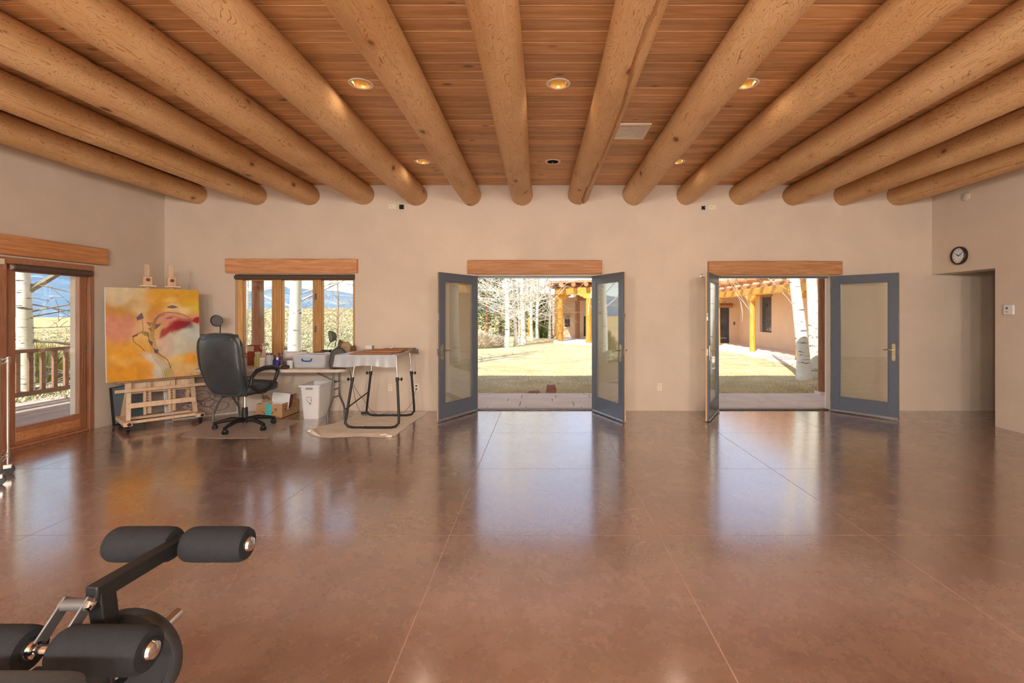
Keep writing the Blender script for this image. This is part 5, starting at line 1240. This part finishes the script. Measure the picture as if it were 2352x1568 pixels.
def conifer(label, base, H, w_, seed):
    rg = random.Random(seed); t = thing('pine_tree', label, 'tree', base, 0, 'evergreens behind the aspens')
    MB().tube([(0,0,-.1), (0,0,H*.5), (0,0,H)], [.14, .09, .02], 8).build('trunk', M['postwood'], t)
    fo = MB()
    for k in range(2600):
        s_ = rg.random()**.8; z = .25+s_*(H-.3); rr_ = w_*(1-.75*s_)*(.35+.65*rg.random()**.5)*(1+.25*math.sin(z*5)); a = rg.uniform(0, 6.28)
        c_ = Vector((rr_*math.cos(a), rr_*math.sin(a), z)); L = rg.uniform(.14, .34); d = Vector((math.cos(a)+rg.uniform(-.5, .5), math.sin(a)+rg.uniform(-.5, .5), rg.uniform(-.3, .5))).normalized(); sd = d.cross(Vector((rg.uniform(-1,1), rg.uniform(-1,1), 1))).normalized()*L*.3
        fo.add([c_-sd, c_+sd, c_+d*L], [(0,1,2)])
    fo.build('foliage', M['needle'], t, smooth=False)
for i, (px, z, H, w_) in enumerate(((1118, 33, 5.2, 2.0), (1150, 40, 6.8, 2.4), (1189, 42, 4.0, 1.8), (1246, 34, 3.0, 1.2), (1085, 36, 5, 2), (1215, 48, 6, 2.2))):
    conifer(f'dull green evergreen, {ordn[i]} of those behind the aspens', gp(px, z), H, w_, 80+i)
# bushes
M['sage'] = plain('grey sagebrush', S(196, 190, 156), .95, 0, .25, 3)
def bush(label, base, w_, h_, seed, mat, n=1500, group=None):
    rg = random.Random(seed); t = MB()
    for k in range(n):
        a = rg.uniform(0, 6.28); e = math.asin(rg.random()); d = Vector((math.cos(a)*math.cos(e)*w_, math.sin(a)*math.cos(e)*w_, math.sin(e)*h_)); p0 = d*rg.uniform(.15, .6); p1 = d*rg.uniform(.8, 1.05)+Vector((rg.uniform(-.06, .06), rg.uniform(-.06, .06), rg.uniform(-.02, .08)))
        sd = Vector((rg.uniform(-1, 1), rg.uniform(-1, 1), rg.uniform(-.3, .3))).normalized()*.018; t.add([p0-sd, p0+sd, p1+sd*.5, p1-sd*.5], [(0,1,2,3)])
    t.sup(w_*.6, w_*.6, h_*.7, 1, 1, None, 14, 8)
    o = t.build('sage_bush', mat, loc=base, smooth=False); return tag(o, label, 'bush', group)
M['chamisa'] = plain('pale chamisa', S(206, 194, 172), .95, 0, .25, 4)
bush('pale round bush at the left edge of the lawn', gp(1112, 22.0), .75, .72, 1, M['chamisa'], group='pale bushes by the lawn'); bush('lower pale bush touching the thick aspen', gp(1139, 22.6), .62, .55, 2, M['chamisa'], group='pale bushes by the lawn'); bush('green-grey bush between the far aspens', gp(1247, 31), .7, .9, 3, M['needle'])
for i, (a, r_) in enumerate(((-46.3, 26), (-43.5, 30))): bush(f'yellow-green juniper bush beyond the deck, {("left", "right")[i]} one', (r_*math.sin(R(a)), r_*math.cos(R(a)), hgt(r_*math.sin(R(a)), r_*math.cos(R(a)))-.1), .9, 1.7, 5+i, plain(f'juniper {i}', S(150, 146, 70), .9, 0, .3, 3), 1800, 'juniper bushes beyond the deck')
# scattered sagebrush: far too many to count
sg = MB(); rg = random.Random(12)
def scatter(a0, a1, r0, r1, n):
    for k in range(n):
        a = R(rg.uniform(a0, a1)); r = r0*(r1/r0)**rg.random(); x, y = r*math.sin(a), r*math.cos(a)
        if x > -6.8: continue
        h = hgt(x, y)-.03; s_ = rg.uniform(.16, .36)*(1+r/200); nb = 46 if r < 32 else (20 if r < 65 else 8); wd = .016 if r < 32 else (.035 if r < 65 else .09)
        for q in range(nb):
            b = rg.uniform(0, 6.283); e = math.asin(rg.random()**.8); c0 = Vector((math.cos(b)*math.cos(e), math.sin(b)*math.cos(e), math.sin(e)*.62))*s_
            p0 = c0*rg.uniform(.1, .6); p1 = c0*rg.uniform(.75, 1.05); sd = Vector((math.sin(b), -math.cos(b), rg.uniform(-.4, .4)))*wd
            sg.add([(x+p0.x-sd.x, y+p0.y-sd.y, h+p0.z-sd.z), (x+p0.x+sd.x, y+p0.y+sd.y, h+p0.z+sd.z), (x+p1.x+sd.x*.7, y+p1.y+sd.y*.7, h+p1.z), (x+p1.x-sd.x*.7, y+p1.y-sd.y*.7, h+p1.z)], [(0,1,2,3)])
scatter(-34, -20.5, 12.5, 150, 4200); scatter(-49, -42, 12.0, 150, 2200)
o = sg.build('sagebrush', M['sage'], smooth=False); tag(o, 'grey-green sagebrush scattered over the slopes outside', 'shrubs', kind='stuff')
# stones at the patio edge
def rock(label, px, py, w_, h_, seed, mat):
    mb = MB().sup(w_/2, w_/2.4, h_/2, .35, .35, Matrix.Translation((0, 0, h_/2)), 14, 8); mb.v = [(x*(1+.22*mnoise.noise(Vector((x*9+seed, y*9, z*9)))), y, z*(1+.2*mnoise.noise(Vector((x*9, y*9+seed, z*7))))) for x, y, z in mb.v]
    p = FL(px, py, GZ); o = mb.build('edging_stone', mat, loc=(p.x, p.y, GZ-.02)); tag(o, label, 'stone', 'stones by the patio')
rs1 = plain('red sandstone', S(138, 92, 76), .85, 0, .2, 14, .4)
rock('upright red sandstone block at the patio edge', 1266, 902, .19, .18, 1, rs1); rock('flat red stone left of the upright block', 1226, 902, .24, .055, 2, rs1)

# ------------------------------------------------------------------ adobe houses
M['stucco'] = plaster('tan stucco', S(230, 198, 164), .05)
M['amber'] = wood('amber porch timber', S(196, 134, 44), S(226, 170, 76), 'z', .8, .6, .15)
M['brownpost'] = wood('brown porch timber', S(158, 110, 74), S(188, 138, 98), 'z', .8, .7, .15)
M['winglass'] = plain('dark window glass', S(58, 66, 74), .08, 0, .5, 2, 0, .8)
M['winframe'] = plain('grey window frame', S(78, 76, 78), .5)
def column(t, x, y, r_, z1, mat='amber', corb=None, z0=GZ):
    c_ = MB().tube([(x, y, z0), (x, y, z1*.5), (x, y, z1)], [r_, r_*.97, r_*.95], 18).build('column', M[mat], t)
    if corb:
        s_, dx, dy = corb; pts = [(-s_, .24), (s_, .24), (s_, .17), (s_*.82, .15), (s_*.74, .09), (s_*.55, .08), (s_*.48, .02), (s_*.25, 0), (-s_*.25, 0), (-s_*.48, .02), (-s_*.55, .08), (-s_*.74, .09), (-s_*.82, .15), (-s_, .17)]
        MB().prism(pts, -.11, .11, M=frame_m((x, y, z1), (dx, dy, 0), (0, 0, 1), (dy, -dx, 0))).build('corbel', M[mat], c_, .01)
h1 = thing('adobe_house', 'tan adobe house with timber porch seen through the doorway on the right', 'house', (0, 0, 0))
wy0, wy1, wz0, wz1 = F*10.3/(1772-CX), F*10.3/(1745-CX), .63, 2.39
def holed(t, nm, axis, face, out, u0, u1, z0, z1, holes):
    o = wall(nm, axis, face, out, u0, u1, z0, z1, holes, M['stucco']); o.parent = t; del o['kind']; return o
holed(h1, 'side_wall', 'x', 10.3, .4, 9.2, 25.3, -.2, 3.0, [(wy0, wy1, wz0, wz1)])
holed(h1, 'end_wall', 'y', 25.0, .3, 7.9, 10.3, -.2, 3.0, [(9.16, 9.80, -.1, 1.80)])
d_ = bx(9.16, 9.80, 25.1, 25.15, GZ, 1.80).build('door', M['winframe'], h1); bx(9.27, 9.69, 25.09, 25.10, .18, 1.68).build('pane', M['winglass'], d_); bx(9.29, 9.67, 25.085, 25.09, .2, .22).build('pane_edge', M['white'], d_)
MB().cyl((9.05, 24.97, 1.9), (9.92, 24.97, 1.9), .11, n=16).build('door_lintel', M['brownpost'], h1)
w__ = bx(10.42, 10.47, wy0, wy1, wz0, wz1).build('window', M['winframe'], h1)
for (z0_, z1_) in ((wz0+.06, wz0+.5), (wz0+.56, wz1-.28)): bx(10.405, 10.42, wy0+.06, wy1-.06, z0_, z1_).build('pane', M['winglass'], w__)
bx(10.40, 10.42, wy0+.5, wy0+.54, wz0+.06, wz0+.5).build('mullion', M['winframe'], w__); bx(10.27, 10.46, wy0-.1, wy1+.1, wz1-.14, wz1+.05).build('window_lintel', M['brownpost'], h1)
bx(8.62, 10.7, 8.9, 25.3, 2.5, 2.62).build('porch_ceiling', M['brownpost'], h1); bx(8.66, 8.95, 8.9, 25.3, 2.62, 3.7).build('parapet', M['stucco'], h1, .05)
bx(8.95, 10.7, 8.9, 25.3, 2.62, 3.5).build('roof', M['stucco'], h1)
MB().beam((8.52, 8.9, 2.36), (8.52, 25.0, 2.36), .25, .28).build('porch_beam', M['amber'], h1, .03)
for y in (9.3, 12.6, 15.9, 19.4, 23.2): column(h1, 8.52, y, .11, 1.99, 'amber', (.5, 0, 1))
for k in range(17):
    y = 9.64+.92*k; MB().cyl((8.02, y, 2.84), (8.7, y, 2.84), .12, .125, n=16).build('viga', M['brownpost'], h1)
bx(7.6, 10.3, 8.9, 25.0, -.2, GZ+.035).build('porch_floor', M['paver'], h1)
bx(10.29, 10.3, 17.9, 17.97, .15, .35).build('wall_box', M['winframe'], h1); bx(10.0, 10.06, 24.97, 25.0, .9, 1.06).build('door_lamp', M['winframe'], h1)
h2 = thing('adobe_house', 'far adobe house with amber porch columns beyond the lawn', 'house', (0, 0, 0))
wx0_, wx1_ = (1297-CX)*31/F, (1309-CX)*31/F
holed(h2, 'front_wall', 'y', 31.0, .4, .70, 6.5, -.2, 2.55, [(wx0_, wx1_, .62, 1.32), (2.70, 2.95, -.05, 1.32)])
bx(2.2, 6.5, 31.4, 34, -.2, 3.2).build('rear_block', M['stucco'], h2, .05)
bx(.70, .72+.3, 31.4, 36, -.2, 2.55).build('return_wall', M['stucco'], h2)
w__ = bx(wx0_, wx1_, 31.12, 31.16, .62, 1.32).build('window', M['winframe'], h2); bx(wx0_+.03, wx1_-.03, 31.11, 31.12, .65, 1.29).build('pane', M['winglass'], w__); bx(wx0_-.08, wx1_+.08, 30.86, 31.02, 1.32, 1.44).build('window_lintel', M['amber'], h2, .02)
bx(2.70, 2.95, 31.1, 31.15, -.05, 1.32).build('door', M['winframe'], h2)
for (x, y, r_, mt) in ((.985, 25.6, .15, 'amber'), (.93, 27.2, .14, 'amber'), (2.34, 24.0, .15, 'amber'), (2.10, 28.4, .15, 'brownpost')): column(h2, x, y, r_, 2.25, mt, (.55, 1, 0) if mt == 'amber' and y < 27 else None)
MB().beam((.75, 25.6, 2.66), (1.75, 24.9, 2.66), .3, .34).build('porch_beam', M['amber'], h2, .03); MB().beam((1.65, 24.9, 2.66), (6.5, 22.4, 2.66), .3, .34).build('porch_beam', M['amber'], h2, .03); MB().beam((.95, 25.6, 2.66), (.95, 31, 2.66), .28, .3).build('porch_beam', M['brownpost'], h2, .03)
MB().beam((2.1, 28.4, 2.4), (6, 27, 2.4), .3, .3).build('inner_beam', M['brownpost'], h2, .03)
for k in range(9):
    x = .6+.62*k; y = 25.6-.5*max(0, (x-.9)); MB().cyl((x-.25, y-.75, 2.97), (x+.6, y+2.2, 2.97), .115, n=12).build('viga', M['brownpost'], h2)
MB().prism([(.45, 25.2), (1.7, 24.5), (6.5, 22.0), (6.5, 31), (.6, 31)], 3.08, 3.2).build('porch_roof', M['brownpost'], h2)
MB().prism([(.6, 25.1), (1.7, 24.1), (3.2, 23.3), (6.5, 21.7), (6.5, 31), (.8, 31)], -.2, .03).build('porch_floor', M['paver'], h2)
for k in range(3): bx(2.9, 4.4, 29.4+.35*k, 31, .03+.14*k, .17+.14*k).build('step', M['paver'], h2)
for k in range(4):
    o = thing('fence_post', f'thin amber fence post among the far aspens, {ordn[k]} from the left', 'post', gp((1192, 1197, 1214, 1217)[k], 33), 0, 'fence posts among the aspens'); MB().cyl((0, 0, -.1), (0, 0, 1.3), .06, n=10).build('shaft', M['amber'], o)
